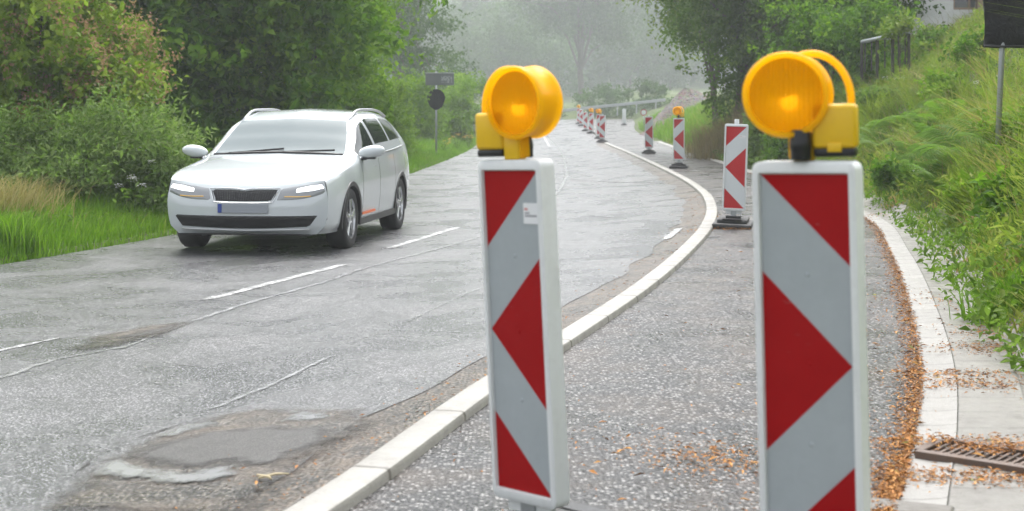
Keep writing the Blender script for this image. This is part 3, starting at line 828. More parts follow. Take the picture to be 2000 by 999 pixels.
# ------------------------------------------------------------------ right bank
def bank_tufts():
    C, t, r = scatter(6400, 121, 4.8, 62, lambda Y: XB(Y) + .05, lambda Y: XB(Y) + 7.5, 1.8)
    C = C[t < r.random(len(C)) * 1.3 + .1]; n = len(C); d = C[:, 0] - XB(C[:, 1])
    h = (.13 + .36 * np.clip(d / 1.2, 0, 1) - .24 * np.clip((d - 2.2) / 1.5, 0, 1)) * r.uniform(.5, 1.45, n) * np.clip(1 + .45 * Noise(77, 9, 1.2)(C), .4, 1.7)
    tone = np.clip(r.normal(.44, .18, n) + .2 * Noise(78, 9, .9)(C), .02, .84); tone = np.where(r.random(n) < .13 + .14 * (Noise(79, 9, .8)(C) > .5), r.uniform(.87, .95, n), tone)
    ln = np.array([-.25, -.15, 0]) + r.normal(size=(n, 3)) * .65
    k = r.integers(14, 34, n); ti = np.repeat(np.arange(n), k); m = len(ti)
    P = C[ti] + r.normal(size=(m, 3)) * np.array([.055, .055, 0]); P[:, 2] = zg(P[:, 0], P[:, 1]) - .01
    V, q, tr = blade_arrays(P, h[ti] * r.uniform(.5, 1.25, m), ln[ti], .0075, r, .8)
    f = np.clip(tone[ti] + r.normal(0, .06, m), 0, 1)
    me = np_mesh('bank_grass', V, [q, tr], tint=np.concatenate([np.repeat(f, 2), f]))
    tag(link('bank_grass', me, M['bank']), 'tall mixed wild grass covering the steep right bank', 'grass', kind='stuff')
    # seed stalks standing above the grass
    P, t, r = scatter(2200, 123, 5.5, 45, lambda Y: XB(Y) + .5, lambda Y: XB(Y) + 6, 1.5)
    blades_obj('seed_stalks', P, .55 * r.uniform(.6, 1.4, len(P)), M['brown_grass'], 'reddish seed stalks above the grass of the right bank', 'grass', 124, (-.4, 0, 0), .0045, .5, .25, curl=.7)
bank_tufts()
low_leaves('bank_weeds', 42000, 131, 5.2, 45, lambda Y: XB(Y) - .22, lambda Y: XB(Y) + 4.5, M['herb'], .065, .36, 'broad green weed leaves on the right bank', 1.8)

P, t, r = scatter(44000, 133, 5.5, 55, lambda Y: XB(Y) + .25, lambda Y: XB(Y) + 6.5, 1.7)
_k = Noise(134, 9, 1.0)(P) > -.15; P = P[_k]
P[:, 2] += .62 * np.clip(.5 + .5 * Noise(135, 9, 1.4)(P), .15, 1.1) * r.random(len(P)) ** .55
_V, _F = leaf_arrays(P, unit(r.normal(size=(len(P), 3)) + np.array([-.3, -.2, .5])), unit(r.normal(size=(len(P), 3)) * .5 + np.array([0, 0, 1.])), .13 * r.uniform(.5, 1.3, len(P)), .27)
tag(link('tall_weeds', np_mesh('tall_weeds', _V, [_F], tint=np.repeat(np.clip(r.normal(.5, .17, len(P)) + .2 * Noise(136, 8, .9)(P), 0, .84), 2)), M['bank']), 'tall narrow-leaved weeds rising out of the grass of the right bank', 'weeds', kind='stuff')

def fern_mesh(seed):
    r = np.random.default_rng(seed); VV, FF, TT = [], [], []; off = 0
    for k in range(17):
        a = r.uniform(0, 6.28); L = r.uniform(.5, .95); ti = np.clip(r.normal(.5, .15), 0, .9)
        dr = np.array([math.cos(a), math.sin(a), 0]); sd = np.array([-dr[1], dr[0], 0]); n = 22
        s = np.linspace(.08, 1, n); x = L * (s * .75); z = L * (.85 * s - .62 * s ** 2.2)
        C = dr * x[:, None] + np.array([0, 0, 1.]) * z[:, None]
        wl_ = L * .22 * np.sin(np.pi * (s * .75 + .22)) ** 1.0 + .012
        tang = unit(np.gradient(C, axis=0))
        for sg in (-1, 1):
            D = unit(sd * sg + tang * .45 + np.array([0, 0, -.12])); Nn = unit(np.cross(tang, sd) + r.normal(size=(n, 3)) * .12)
            Nn = np.where(Nn[:, 2:3] < 0, -Nn, Nn)
            V, Fc = leaf_arrays(C, D, Nn, wl_, .13, .04); VV.append(V); FF.append(Fc + off); off += len(V); TT.append(np.repeat(np.clip(ti + r.normal(0, .06, n), 0, .9), 2))
    return np_mesh('fern', np.concatenate(VV), [np.concatenate(FF)], tint=np.concatenate(TT))
fm = [fern_mesh(s) for s in (1, 2, 3)]
for m_ in fm: m_.materials.append(M['fern'])
ferns = [(1900, 330, 1.0, 'large fern round the foot of the covered sign post'), (1862, 345, .85, 'fern just left of the covered sign post foot'), (1780, 350, .8, 'fern low on the bank nearest to the right beacon'),
         (1815, 300, .9, 'fern halfway up the bank left of the covered sign post'), (1960, 345, 1.0, 'fern at the right picture edge beside the sign post'), (1770, 262, .9, 'fern high on the bank above the right beacon top'),
         (1870, 265, .9, 'fern on the bank slope beside the middle of the post'), (1725, 300, .8, 'fern beside the battery box of the right lamp'), (1985, 250, .9, 'fern at the right edge below the black covered sign'), (1830, 390, .7, 'small fern above the paving slabs')]
for i, (x, y, s, lb) in enumerate(ferns):
    o = bpy.data.objects.new('fern', fm[i % 3]); COL.objects.link(o); p = gpt(x, y)
    s *= 1.25; o.location = (p.x, p.y, p.z + .08); o.scale = (s, s, s * 1.1); o.rotation_euler = (random.uniform(-.2, .2), -.35, random.uniform(0, 6))
    tag(o, lb, 'fern', 'ferns on the right bank')

for i, (x, y, rr_, mk, lb) in enumerate([
    (1720, 235, .34, 'leaf_grey', 'grey-green weed clump just right of the yellow battery box'), (1850, 205, .42, 'leaf_light', 'light green weed clump halfway up the right bank'),
    (1905, 130, .40, 'leaf_hazel', 'dark green weed clump left of the black covered sign'), (1760, 165, .40, 'leaf_light', 'light weed clump below the wooden railing'),
    (1970, 430, .26, 'leaf_hazel', 'dark leafy weed clump at the right edge above the tussock'), (1745, 385, .26, 'leaf_hazel', 'dark leafy weed clump at the bank foot beside the right beacon'),
    (1880, 440, .22, 'leaf_light', 'light leafy weed clump at the bank foot above the slabs'), (1800, 110, .45, 'leaf_grey', 'grey-green bush on the bank below the white house'),
    (1985, 330, .34, 'leaf_light', 'light leafy weed clump at the right edge behind the sign post'), (1830, 265, .30, 'leaf_grey', 'greyish weed clump in the middle of the right bank')]):
    plant_tree('weed_clump', gpt(x, y), [(0, 0, rr_ * .7, rr_, rr_, rr_ * .8)], M[mk], .10, 150, 11, lb, 'weed clump', 'weed clumps on the right bank', seed=400 + i, spray=.22, r0=.012, limbs=5)
straw_clump('dark green grass tussock at the right edge above the slabs', gpt(1965, 620), 600, (.09, .09), .22, 144, M['grass'], (-.1, 0, 0))
straw_clump('reddish brown seeding grass at the foot of the dark trees', at(1405, 41.0), 1500, (.38, .8), .95, 145, M['brown_grass'], (-.1, 0, 0))
straw_clump('yellow dry grass along the path edge behind the lit third beacon', at(1362, 46.0), 600, (.16, 1.6), .28, 146, M['straw'], (-.1, 0, 0), name='dry_grass', kind='stuff')

def flower_plant(name, loc, h, heads, m, label, seed, group):
    r = random.Random(seed); root = empty(name, loc); st = MB(); fl = MB(); V, Fc, T = [], [], []
    for k in range(heads):
        tip = Vector((r.uniform(-.3, .3), r.uniform(-.3, .3), h * r.uniform(.7, 1.05)))
        st.tube([(0, 0, 0), tip * .5 + Vector((0, 0, .08)), tip], [.006, .005, .003], 5)
        for j in range(26):
            a = r.uniform(0, 6.28); rr = .06 * math.sqrt(r.random())
            q = tip + Vector((rr * math.cos(a), rr * math.sin(a), r.uniform(-.03, .02) - rr * .35))
            s = .009; fl.add([q + Vector((-s, -s, 0)), q + Vector((s, -s, .004)), q + Vector((s, s, 0)), q + Vector((-s, s, .004))], [[0, 1, 2, 3]])
    st.build('stem', M['herb'], root); fl.build('blossom', m, root)
    rr = np.random.default_rng(seed); n = 60
    P_ = np.stack([rr.normal(0, .16, n), rr.normal(0, .16, n), rr.uniform(.05, h * .75, n)], 1)
    V, Fc = leaf_arrays(P_, unit(rr.normal(size=(n, 3))), unit(rr.normal(size=(n, 3)) * .5 + np.array([0, 0, 1.])), np.full(n, .11), .45)
    link('foliage', np_mesh('foliage', V, [Fc], tint=np.repeat(rr.uniform(.2, .8, n), 2)), M['herb'], root)
    return tag(root, label, 'flowering plant', group)
for i, (p, h, k, m_, lb) in enumerate([
    (gpt(1835, 372), .35, 4, 'w', 'white flowering weed low on the bank right of the beacon'), (gpt(1752, 190), .5, 3, 'w', 'white flowering weed high on the bank near the railing'),
    (gpt(1955, 210), .5, 2, 'w', 'white flowering weed beside the covered sign post top'),
    (at(255, 18.6), .75, 4, 'w', 'white umbel flowers in the dry grass left of the car'), (at(312, 19.3), 1.0, 4, 'w', 'white umbel flowers in the bush beside the car bonnet'),
    (at(800, 46), .9, 5, 'w', 'white umbel flowers at the verge behind the car roof'), (at(862, 50), .6, 6, 'y', 'yellow flowers at the foot of the covered sign'),
    (at(893, 55), .7, 8, 'y', 'yellow flowers on the verge left of the left beacon lamp'), (at(915, 60), .6, 6, 'y', 'yellow flowers half hidden by the yellow battery box')]):
    flower_plant('flowering_weed', p, h, k, M['white_flower'] if m_ == 'w' else M['yellow_flower'], lb, 160 + i, 'flowering weeds by the road')

# trees on the right
plant_tree('dark_tree', at(1450, 44), [(.2, 0, 3.8, 1.8, 1.8, 2.6), (.7, -.3, 1.6, 1.0, 1.2, 1.2), (1.4, 0, 2.4, 1.8, 1.6, 2.0), (0, 0, 6.4, 2.6, 2.2, 2.4)], M['leaf_right'], .15, 3000, 16,
           'dark dense tree with thick trunk behind the third beacon', 'tree', seed=91, spray=.7, r0=.3)
plant_tree('dark_tree', at(1590, 41), [(0, 0, 3.2, 2.4, 2.0, 2.6), (.9, 0, 1.8, 1.6, 1.4, 1.8), (0, 0, 6.0, 2.4, 2.2, 2.2)], M['leaf_right'], .15, 2400, 16,
           'dark tree behind the lamp of the right beacon', 'tree', seed=92, spray=.7, r0=.22)
plant_tree('dark_tree', at(1655, 38), [(0, 0, 3.6, 1.0, 1.2, 2.4), (-.6, 0, 2.0, 1.0, 1.2, 1.6)], M['leaf_right'], .16, 1700, 16,
           'dark tree overhanging the white house wall', 'tree', seed=93, spray=.7, r0=.2, tint_bias=-.08)
plant_tree('maple_tree', at(1400, 50), [(-.35, 0, 4.0, .8, 1.0, .6), (-1.1, -.2, 5.0, 1.4, 1.4, .8), (-1.0, 0, 6.3, 1.5, 1.4, 1.2)], M['leaf_yellow'], .14, 1150, 13,
           'yellow-green maple with drooping branches over the gravel heap', 'tree', seed=94, spray=.8, r0=.12, inner=.6, droop=.3, uneven=.2)
plant_tree('elder_bush', at(1630, 33), [(0, 0, 1.6, 1.2, 1.1, 1.3), (.5, 0, .9, .8, .8, .8)], M['leaf_hazel'], .13, 900, 15,
           'fresh green elder bush in front of the dark trees by the railing', 'bush', seed=95, spray=.5, r0=.05, tint_bias=.05)
plant_tree('elder_bush', at(1560, 30), [(0, 0, .5, 1.0, .9, .7), (-.9, .2, .5, .9, .8, .6)], M['leaf_hazel'], .11, 800, 14,
           'low bush on the bank directly behind the right beacon lamp', 'bush', seed=96, spray=.4, r0=.04)
plant_tree('elder_bush', at(1475, 34), [(0, 0, .6, 1.0, .9, .8), (.8, .2, .6, .8, .8, .6)], M['leaf_grey'], .11, 750, 14,
           'greyish bush on the bank between third beacon and right beacon', 'bush', seed=97, spray=.4, r0=.04)
plant_tree('maple_sapling', at(1757, 30), [(0, 0, 1.0, .45, .4, .5)], M['leaf_yellow'], .11, 60, 10, 'thin yellow-leaved sapling in front of the white wall', 'sapling', seed=98, spray=.35, r0=.02, limbs=10)
plant_tree('garden_bush', at(1822, 33), [(0, 0, .22, .38, .38, .3)], M['leaf_hazel'], .10, 200, 13, 'small dark bush on top of the bank below the house', 'bush', seed=99, spray=.35, r0=.03)

# ------------------------------------------------------------------ house and railing on the bank
def make_house():
    Y0 = 41.0; x0 = (1768 - 1000) / F * Y0; zb = float(zg(x0 + 1, Y0)) - .4
    root = empty('house', (x0, Y0, zb))
    wl_ = MB(); h = 5.2
    L = 7.5; wx0, wx1, wz0, wz1 = 1.38, 2.35, 1.05, 2.1
    for a, b, c, d in ((0, wx0, 0, h), (wx1, L, 0, h), (wx0, wx1, 0, wz0), (wx0, wx1, wz1, h)):
        wl_.add([(a, 0, c), (b, 0, c), (b, 0, d), (a, 0, d)], [[0, 1, 2, 3]])
        wl_.add([(a, .3, c), (b, .3, c), (b, .3, d), (a, .3, d)], [[3, 2, 1, 0]])
    wl_.add([(wx0, 0, wz0), (wx1, 0, wz0), (wx1, .3, wz0), (wx0, .3, wz0)], [[0, 1, 2, 3]]); wl_.add([(wx0, 0, wz1), (wx1, 0, wz1), (wx1, .3, wz1), (wx0, .3, wz1)], [[0, 1, 2, 3]])
    wl_.add([(wx0, 0, wz0), (wx0, 0, wz1), (wx0, .3, wz1), (wx0, .3, wz0)], [[0, 1, 2, 3]]); wl_.add([(wx1, 0, wz0), (wx1, 0, wz1), (wx1, .3, wz1), (wx1, .3, wz0)], [[0, 1, 2, 3]])
    wl_.add([(0, 0, 0), (0, 8, 0), (0, 8, h), (0, 4, h + 3), (0, 0, h)], [[0, 1, 2, 3, 4]]); wl_.add([(L, 0, 0), (L, 8, 0), (L, 8, h), (L, 4, h + 3), (L, 0, h)], [[0, 1, 2, 3, 4]])
    wl_.add([(0, 8, 0), (L, 8, 0), (L, 8, h), (0, 8, h)], [[0, 1, 2, 3]])
    wl_.build('wall', concrete('white_render', (.74, .74, .73), (.62, .62, .61), 1.2), root)
    rf = MB(); rf.add([(-.4, -.5, h - .35), (L + .4, -.5, h - .35), (L + .4, 4, h + 3.1), (-.4, 4, h + 3.1), (-.4, 8.5, h - .35), (L + .4, 8.5, h - .35)], [[0, 1, 2, 3], [3, 2, 5, 4]])
    rf.build('roof', grubby('brown_roof_tiles', (.13, .07, .05), .6, .4), root)
    w = MB(); z = (wx0, wx1, wz0, wz1)
    for a, b, c, d in ((z[0], z[1], z[2], z[2] + .07), (z[0], z[1], z[3] - .07, z[3]), (z[0], z[0] + .07, z[2] + .07, z[3] - .07), (z[1] - .07, z[1], z[2] + .07, z[3] - .07), ((z[0] + z[1]) / 2 - .03, (z[0] + z[1]) / 2 + .03, z[2] + .07, z[3] - .07)):
        w.box(a, b, .1, .17, c, d)
    win = w.build('window', mat('brown_window_wood', (.22, .14, .09), .5), root)
    p = MB(); p.box(z[0] + .05, z[1] - .05, .13, .14, z[2] + .05, z[3] - .05); p.build('pane', mat('window_glass', (.05, .055, .06), .06, spec=.8), win)
    po = MB(); po.box(1.95, 2.13, -.35, -.17, -.3, h - .3, bev=.01); po.build('post', mat('weathered_wood', (.24, .16, .11), .8), root)
    tag(root, 'white rendered house with brown window above the bank', 'house')
make_house()
def make_railing():
    A, B = at(1683, 31), at(1775, 30); A.z = zat(97, 31) ; B.z = zat(78, 30)
    root = empty('wooden_railing', A); d = B - A
    rl = MB(); up = Vector((0, 0, .16)); rl.tube([up, d + up], .045, 8); rl.build('rail', M['galv'], root)
    for k in range(4):
        p = d * (k / 3) ; q = MB(); q.box(p.x - .028, p.x + .028, p.y - .028, p.y + .028, p.z - .7, p.z + .13, bev=.008); q.build('post', mat('dark_wood', (.05, .045, .04), .8), root)
    for k in range(7):
        p = d * ((k + .5) / 7); q = MB(); q.box(p.x - .014, p.x + .014, p.y - .012, p.y + .012, p.z - .5, p.z + .12, bev=.004); q.build('baluster', bpy.data.materials.get('dark_wood'), root)
    tag(root, 'sloping railing with pale top rail and dark balusters below the house', 'railing')
make_railing()

# ------------------------------------------------------------------ black covered signs
M['bag'] = mat('black_foil_bag', (.006, .006, .008), .42, spec=.25)
def bag_bump():
    g = N(M['bag']); c = g.obco(); g.bump(g.noise(c, 7, 5, .6, 1.2), .8, .05)
bag_bump()
def covered_sign():
    Y = 15.5; p = at(1943, Y); root = empty('covered_sign', p)
    top = zat(-150, Y) - p.z; bot = zat(94, Y) - p.z; dx = (1957 - 1943) / F * Y; dx2 = dx * (top / bot)
    mb = MB(); mb.tube([(0, 0, -.3), (dx, 0, bot), (dx2, 0, top - .05)], .03, 12); mb.build('pole', M['galv'], root, smooth=True)
    w0 = (1921 - 1957) / F * Y; w1 = .36
    b = MB(); n = 14; rr = random.Random(5)
    nx, nz = 12, 20; vs = []
    for side in (-1, 1):
        for i in range(nz + 1):
            for j in range(nx + 1):
                u, v = j / nx, i / nz
                x = dx + w0 + (w1 - w0) * u; z = bot + (top - bot) * v
                e = min(u, 1 - u, v * 1.6, (1 - v) * 1.6) * 8; th = .035 * min(1, e) + .012 + rr.uniform(-.006, .006)
                vs.append((x + rr.uniform(-.004, .004) + (.01 * math.sin(9 * v)), side * th, z + rr.uniform(-.004, .004)))
    fs = []; k = (nx + 1) * (nz + 1); id_ = lambda s, i, j: s * k + i * (nx + 1) + j
    for s in (0, 1):
        for i in range(nz):
            for j in range(nx): fs.append([id_(s, i, j), id_(s, i, j + 1), id_(s, i + 1, j + 1), id_(s, i + 1, j)])
    for i in range(nz): fs += [[id_(0, i, 0), id_(0, i + 1, 0), id_(1, i + 1, 0), id_(1, i, 0)], [id_(0, i, nx), id_(0, i + 1, nx), id_(1, i + 1, nx), id_(1, i, nx)]]
    for j in range(nx): fs += [[id_(0, 0, j), id_(0, 0, j + 1), id_(1, 0, j + 1), id_(1, 0, j)], [id_(0, nz, j), id_(0, nz, j + 1), id_(1, nz, j + 1), id_(1, nz, j)]]
    b.add(vs, fs); b.build('cover', M['bag'], root, angle=50)
    t = MB(); t.tube([(dx + w0 - .004, -.05, bot + .02), (dx + w0 + .2, -.058, bot + .012), (dx + w1, -.05, bot + .02)], .012, 6); t.build('tape', M['black_plastic'], root, smooth=True)
    tag(root, 'square road sign wrapped in black foil on grey pole on the bank', 'road sign')
covered_sign()
def pale_smudge():
    m = mat('pale_smudge', (.25, .26, .27), .6); g = N(m)
    g.set(g.b.inputs['Base Color'], g.mix(g.ramp(g.noise(g.obco(), 16, 4, .7), [(.42, 0), (.6, 1)]), (.17, .18, .19), (.42, .44, .45))); return m
def round_sign():
    Y = 48.0; p = at(852, Y); root = empty('covered_round_sign', p); z = lambda y: zat(y, Y) - p.z
    mb = MB(); mb.tube([(0, 0, -.3), (0, 0, z(140))], .032, 10); mb.build('pole', M['galv'], root, smooth=True)
    zc = z(192); rr = .30; b = MB(); n = 28; ring = []
    for i in range(n):
        a = 2 * math.pi * i / n; x, zz = rr * math.sin(a), rr * math.cos(a)
        if zz < -.15: x *= .62 + .38 * (rr + zz) / (rr - .15 + .001) * .9; zz -= .10
        ring.append((x, zz))
    vs = [(x, s, zc + q) for s in (-.06, -.035) for x, q in ring] + [(0, -.085, zc), (0, -.03, zc)]
    fs = [[i, (i + 1) % n, n + (i + 1) % n, n + i] for i in range(n)] + [[i, (i + 1) % n, 2 * n] for i in range(n)] + [[n + i, n + (i + 1) % n, 2 * n + 1] for i in range(n)]
    b.add(vs, fs); b.build('cover', M['bag'], root, angle=60)
    x0, x1 = (831 - 852) / F * Y, (887 - 852) / F * Y
    bd = MB(); bd.box(x0, x1, -.055, -.035, z(167), z(144), bev=.008); bo = bd.build('board', mat('grey_board', (.17, .18, .19), .45), root)
    w = MB()
    w.box(x0 + (x1 - x0) * .55, x0 + (x1 - x0) * .93, -.058, -.0555, z(162), z(149))
    w.build('faded_lettering', pale_smudge(), bo)
    e = MB(); e.box(x0 - .01, x1 + .01, -.06, -.03, z(144) + .002, z(144) + .03); e.build('edge_trim', M['galv'], bo)
    tag(root, 'round sign bagged in black below a small grey board by the road', 'road sign')
round_sign()

# ------------------------------------------------------------------ gravel heap, guardrail, far small sign
def heap():
    p = at(1338, 78); rr = np.random.default_rng(8); n, k = 60, 26
    V = []; nz_ = Noise(9, 12, 1.3)
    for i in range(k + 1):
        for j in range(n):
            a = 2 * np.pi * j / n; q = i / k
            x, y = 2.6 * q * math.cos(a), 3.0 * q * math.sin(a); h = 1.5 * (1 - q) ** .9
            v = np.array([[x, y, h]]); h += .12 * float(nz_(v * 2)[0]) + rr.normal(0, .03)
            V.append((x, y, float(zg(p.x + x, p.y + y)) - p.z + h - .05))
    f = [[i * n + j, i * n + (j + 1) % n, (i + 1) * n + (j + 1) % n, (i + 1) * n + j] for i in range(k) for j in range(n)]
    me = bpy.data.meshes.new('gravel_heap'); me.from_pydata(V, [], f)
    m = mat('heap_gravel', (.2, .16, .14), .9); g = N(m); c = g.co(); vd = g.vor(c, 9, 'F1', 'Color')
    g.set(g.b.inputs['Base Color'], g.mix(.6, g.mix(g.noise(c, 3, 4), (.12, .092, .078), (.075, .06, .052)), g.mix(.88, vd, (.105, .082, .07)))); g.bump(g.vor(c, 9), .8, .1)
    o = link('gravel_heap', me, m, smooth=True); o.location = p; tag(o, 'heap of pinkish gravel beside the path in front of the misty trees', 'gravel heap')
heap()
P, t, r = scatter(9000, 171, 44, 95, lambda Y: XB(Y) + .02, lambda Y: XB(Y) + 3.2, 1.0)
blades_obj('mound_grass', P, .45 * r.uniform(.5, 1.3, len(P)), M['grass'], 'light green grass below the gravel heap', 'grass', 172, (-.2, 0, 0), .014, .6, .15)

def guardrail():
    A, B = at(1040, 125.5), at(1300, 122.5); root = empty('guardrail', A); d = B - A; L = d.length
    ux = d.normalized(); ny = Vector((-ux.y, ux.x, 0)).normalized(); rail = MB()
    prof = [(.0, .44), (.035, .49), (.0, .545), (0, .585), (.035, .64), (.0, .69)]
    vs = []; m = 24
    for i in range(m + 1):
        q = d * (i / m)
        for a, h in prof: vs.append(q - ny * (.05 + a) + Vector((0, 0, h + .05)))
    k = len(prof); rail.add(vs, [[i * k + j, i * k + j + 1, (i + 1) * k + j + 1, (i + 1) * k + j] for i in range(m) for j in range(k - 1)])
    rail.build('rail', M['galv'], root, smooth=True)
    for i in range(7):
        q = d * ((i + .5) / 7); pb = MB(); pb.box(q.x - .05, q.x + .05, q.y - .04, q.y + .04, q.z - .3, q.z + .72); pb.build('post', M['galv'], root)
    tag(root, 'galvanised guardrail across the far end of the road', 'guardrail')
guardrail()
def small_sign():
    Y = 84.0; p = at(1257, Y); root = empty('delineator_sign', p); zc = zat(220, Y) - p.z
    mb = MB(); mb.tube([(0, 0, -.2), (0, 0, zc + .15)], .025, 8); mb.build('pole', M['galv'], root, smooth=True)
    b = MB(); b.lathe([(0.001, -.045), (.14, -.045), (.14, -.03), (.001, -.03)], 24, 'Y', (0, 0, zc)); b.lathe([(.14, -.048), (.19, -.048), (.19, -.03), (.14, -.03)], 24, 'Y', (0, 0, zc), 1)
    b.build('disc', [M['white_plastic'], M['foil_red']], root)
    tag(root, 'small round pale sign with red rim at the foot of the gravel heap', 'road sign')
small_sign()

# ------------------------------------------------------------------ traffic beacons
def rrect(w, h, r, n=5):
    pts = []
    for cx, cz, a0 in ((w / 2 - r, h / 2 - r, 0), (-w / 2 + r, h / 2 - r, 90), (-w / 2 + r, -h / 2 + r, 180), (w / 2 - r, -h / 2 + r, 270)):
        for k in range(n): a = R(a0 + 90 * k / (n - 1)); pts.append((cx + r * math.cos(a), cz + r * math.sin(a)))
    return pts
PW, PH, PZ = .267, 1.0, .18
def beacon_frame(parent):
    mb = MB(); c = PZ + PH / 2
    layers = [(-.034, PW - .012, PH - .012, .02), (-.030, PW, PH, .024), (.026, PW, PH, .024), (.030, PW - .012, PH - .012, .02)]
    inner = [(-.034, PW - .034, PH - .056, .006), (-.022, PW - .038, PH - .060, .006)]
    n = 20; vs = []
    seq = [inner[1], inner[0]] + layers
    for y, w, h, r in seq: vs += [(x, y, c + z) for x, z in rrect(w, h, r)]
    fs = []
    for i in range(len(seq) - 1):
        for k in range(n): fs.append([i * n + k, i * n + (k + 1) % n, (i + 1) * n + (k + 1) % n, (i + 1) * n + k])
    fs.append([(len(seq) - 1) * n + k for k in range(n)]); fs.append(list(range(n)))
    mb.add(vs, fs)
    mb.box(-.09, .09, -.012, .012, PZ - .035, PZ + .004, bev=.004)
    return mb.build('frame', M['white_plastic'], parent, angle=40)
def beacon_panel(parent, left=True, fresh=False):  # fresh picks the foil pair with haze brightening in its colour
    w, h = (PW - .040) / 2, (PH - .064) / 2; c = PZ + PH / 2; mb = MB(); y = -.0238; s = -1 if left else 1
    q = lambda u, v: (s * -1 * (u * 2 - 1) * w if not left else (u * 2 - 1) * w, y, c + (v * 2 - 1) * h)
    for poly, mi in (([(0, 1), (0, .76), (1, 1)], 0), ([(1, 1), (0, .76), (0, .5), (1, .74)], 1), ([(1, .74), (0, .5), (1, .26)], 0), ([(0, .5), (0, .24), (1, 0), (1, .26)], 1), ([(0, .24), (0, 0), (1, 0)], 0)):
        mb.add([q(*p) for p in poly], [list(range(len(poly)))], mi)
    rv = []
    for dz in (-.20, .0, .22):
        bm = bmesh.new(); bmesh.ops.create_uvsphere(bm, u_segments=10, v_segments=6, radius=.007, matrix=Matrix.Translation((.004, y, c + dz)) @ Matrix.Diagonal((1, .3, 1, 1))); mb.bm(bm, 0 if dz == 0 else 1)
    return mb.build('panel', [M['haze_lit_red'], M['haze_lit_white']] if fresh else [M['foil_red'], M['foil_white']], parent)
def beacon_foot(parent):
    mb = MB(); mb.box(-.22, .22, -.40, .40, .0, .055, bev=.02); mb.box(-.17, .17, -.30, .30, .05, .10, bev=.018); mb.box(-.085, .085, -.085, .085, .10, .125, bev=.008)
    b = mb.build('base_plate', M['rubber'], parent)
    for y0 in (-.318, .2):
        sl = MB(); sl.box(-.11, .11, y0, y0 + .06, .0985, .1055, bev=.002); sl.build('carry_slot', M['black_plastic'], b)
    p = MB(); p.box(-.03, .03, -.02, .02, .12, PZ + .06, bev=.004); p.build('post', M['galv'], parent)
def beacon_stub(parent):
    p = MB(); p.lathe([(.001, 1.235), (.022, 1.235), (.026, 1.23), (.026, 1.17)], 16); p.build('stub', M['white_plastic'], parent, angle=40)
def warning_lamp(parent, rz=0.0):
    """lens axis along local y; battery box towards +x"""
    top = PZ + PH; g = empty('warning_lamp', (0, 0, top)); g.parent = parent; g.rotation_euler = (0, 0, rz)
    c = (-.042, 0, .165); Rr = .107
    case = MB(); case.lathe([(Rr - .016, -.040), (Rr - .012, -.052), (Rr - .003, -.052), (Rr, -.046), (Rr - .001, -.036), (Rr - .006, -.03), (Rr - .007, 0), (Rr - .006, .03), (Rr - .001, .036), (Rr, .046), (Rr - .003, .052), (Rr - .012, .052), (Rr - .016, .040)], 48, 'Y', c)
    # neck below the drum
    case.box(c[0] + .0, c[0] + .05, -.02, .02, .005, c[2] - Rr + .02, bev=.006)
    case.build('housing', M['amber_case'], g, angle=40)
    for s in (-1, 1):
        le = MB(); le.lathe([(Rr - .015, s * .041), (Rr - .02, s * .043), (Rr * .6, s * .047), (Rr * .3, s * .049), (.001, s * .05)], 48, 'Y', c)
        le.build('lens', M['amber_lens'], g, smooth=True)
    for s in (-1, 1):
        inn = MB(); inn.lathe([(.094, s * .034), (.080, s * .022), (.060, s * .010), (.035, s * .004), (.012, s * .003)], 32, 'Y', c); inn.lathe([(.012, s * .003), (.013, s * .022), (.009, s * .028), (.001, s * .030)], 16, 'Y', c)
        inn.build('reflector', M['reflector'], g, smooth=True)
    bu = MB(); bu.lathe([(.001, -.034), (.016, -.028), (.021, -.014), (.021, .014), (.016, .028), (.001, .034)], 16, 'Y', (c[0] + .004, 0, c[2] - .018)); bu.build('glow_bulb', M['glow_bulb'], g, smooth=True)  # made-up glow, lights reflector and lens from inside
    bx = MB(); bx.box(.018, .126, -.036, .036, .030, .140, bev=.012, seg=3); bx.box(.055, .09, -.041, -.03, .022, .045, bev=.003); bo = bx.build('battery_box', M['yellow_plastic'], g, angle=40)
    bb = MB(); bb.box(.022, .122, -.034, .034, .010, .0315, bev=.006); bb.build('box_base', M['black_plastic'], g, angle=40)
    hd = MB(); pts = []
    for k in range(15):
        a = R(118 - 118 * k / 14); pts.append((.016 + .096 * math.cos(a), 0,                 .148 + .118 * math.sin(a) if a > 0 else .148))
    pts += [(.112, 0, .136)]
    hd.tube(pts, .009, 10); hd.build('handle', M['amber_case'], g, smooth=True)
    bl = MB(); bl.lathe([(.001, .078), (.022, .078), (.025, .073), (.025, .052), (.0265, .050), (.0265, .03), (.025, .028), (.025, .004), (.001, .003)], 20, 'Z', (-.010, -.03, 0)); bl.build('clamp_bolt', M['black_plastic'], g, angle=40)
    cb = MB(); cb.box(-.035, .02, -.012, .03, .0, .07, bev=.006); cb.build('clamp', M['yellow_plastic'], g, angle=40)
    return g

def sticker(parent, x0, x1, z0, z1, lines=True):
    s = MB(); s.box(x0, x1, -.0262, -.0242, z0, z1); st = s.build('sticker', M['sticker'], parent)
    if lines:
        w, h = x1 - x0, z1 - z0; l = MB()
        l.box(x0 + w * .08, x0 + w * .30, -.0268, -.0263, z0 + h * .66, z0 + h * .76, 1); l.box(x0 + w * .1, x0 + w * .42, -.0268, -.0263, z0 + h * .48, z0 + h * .56); l.box(x0 + w * .1, x0 + w * .9, -.0268, -.0263, z0 + h * .34, z0 + h * .43)
        l.build('faded_print', [M['ink'], M['ink_red']], st)

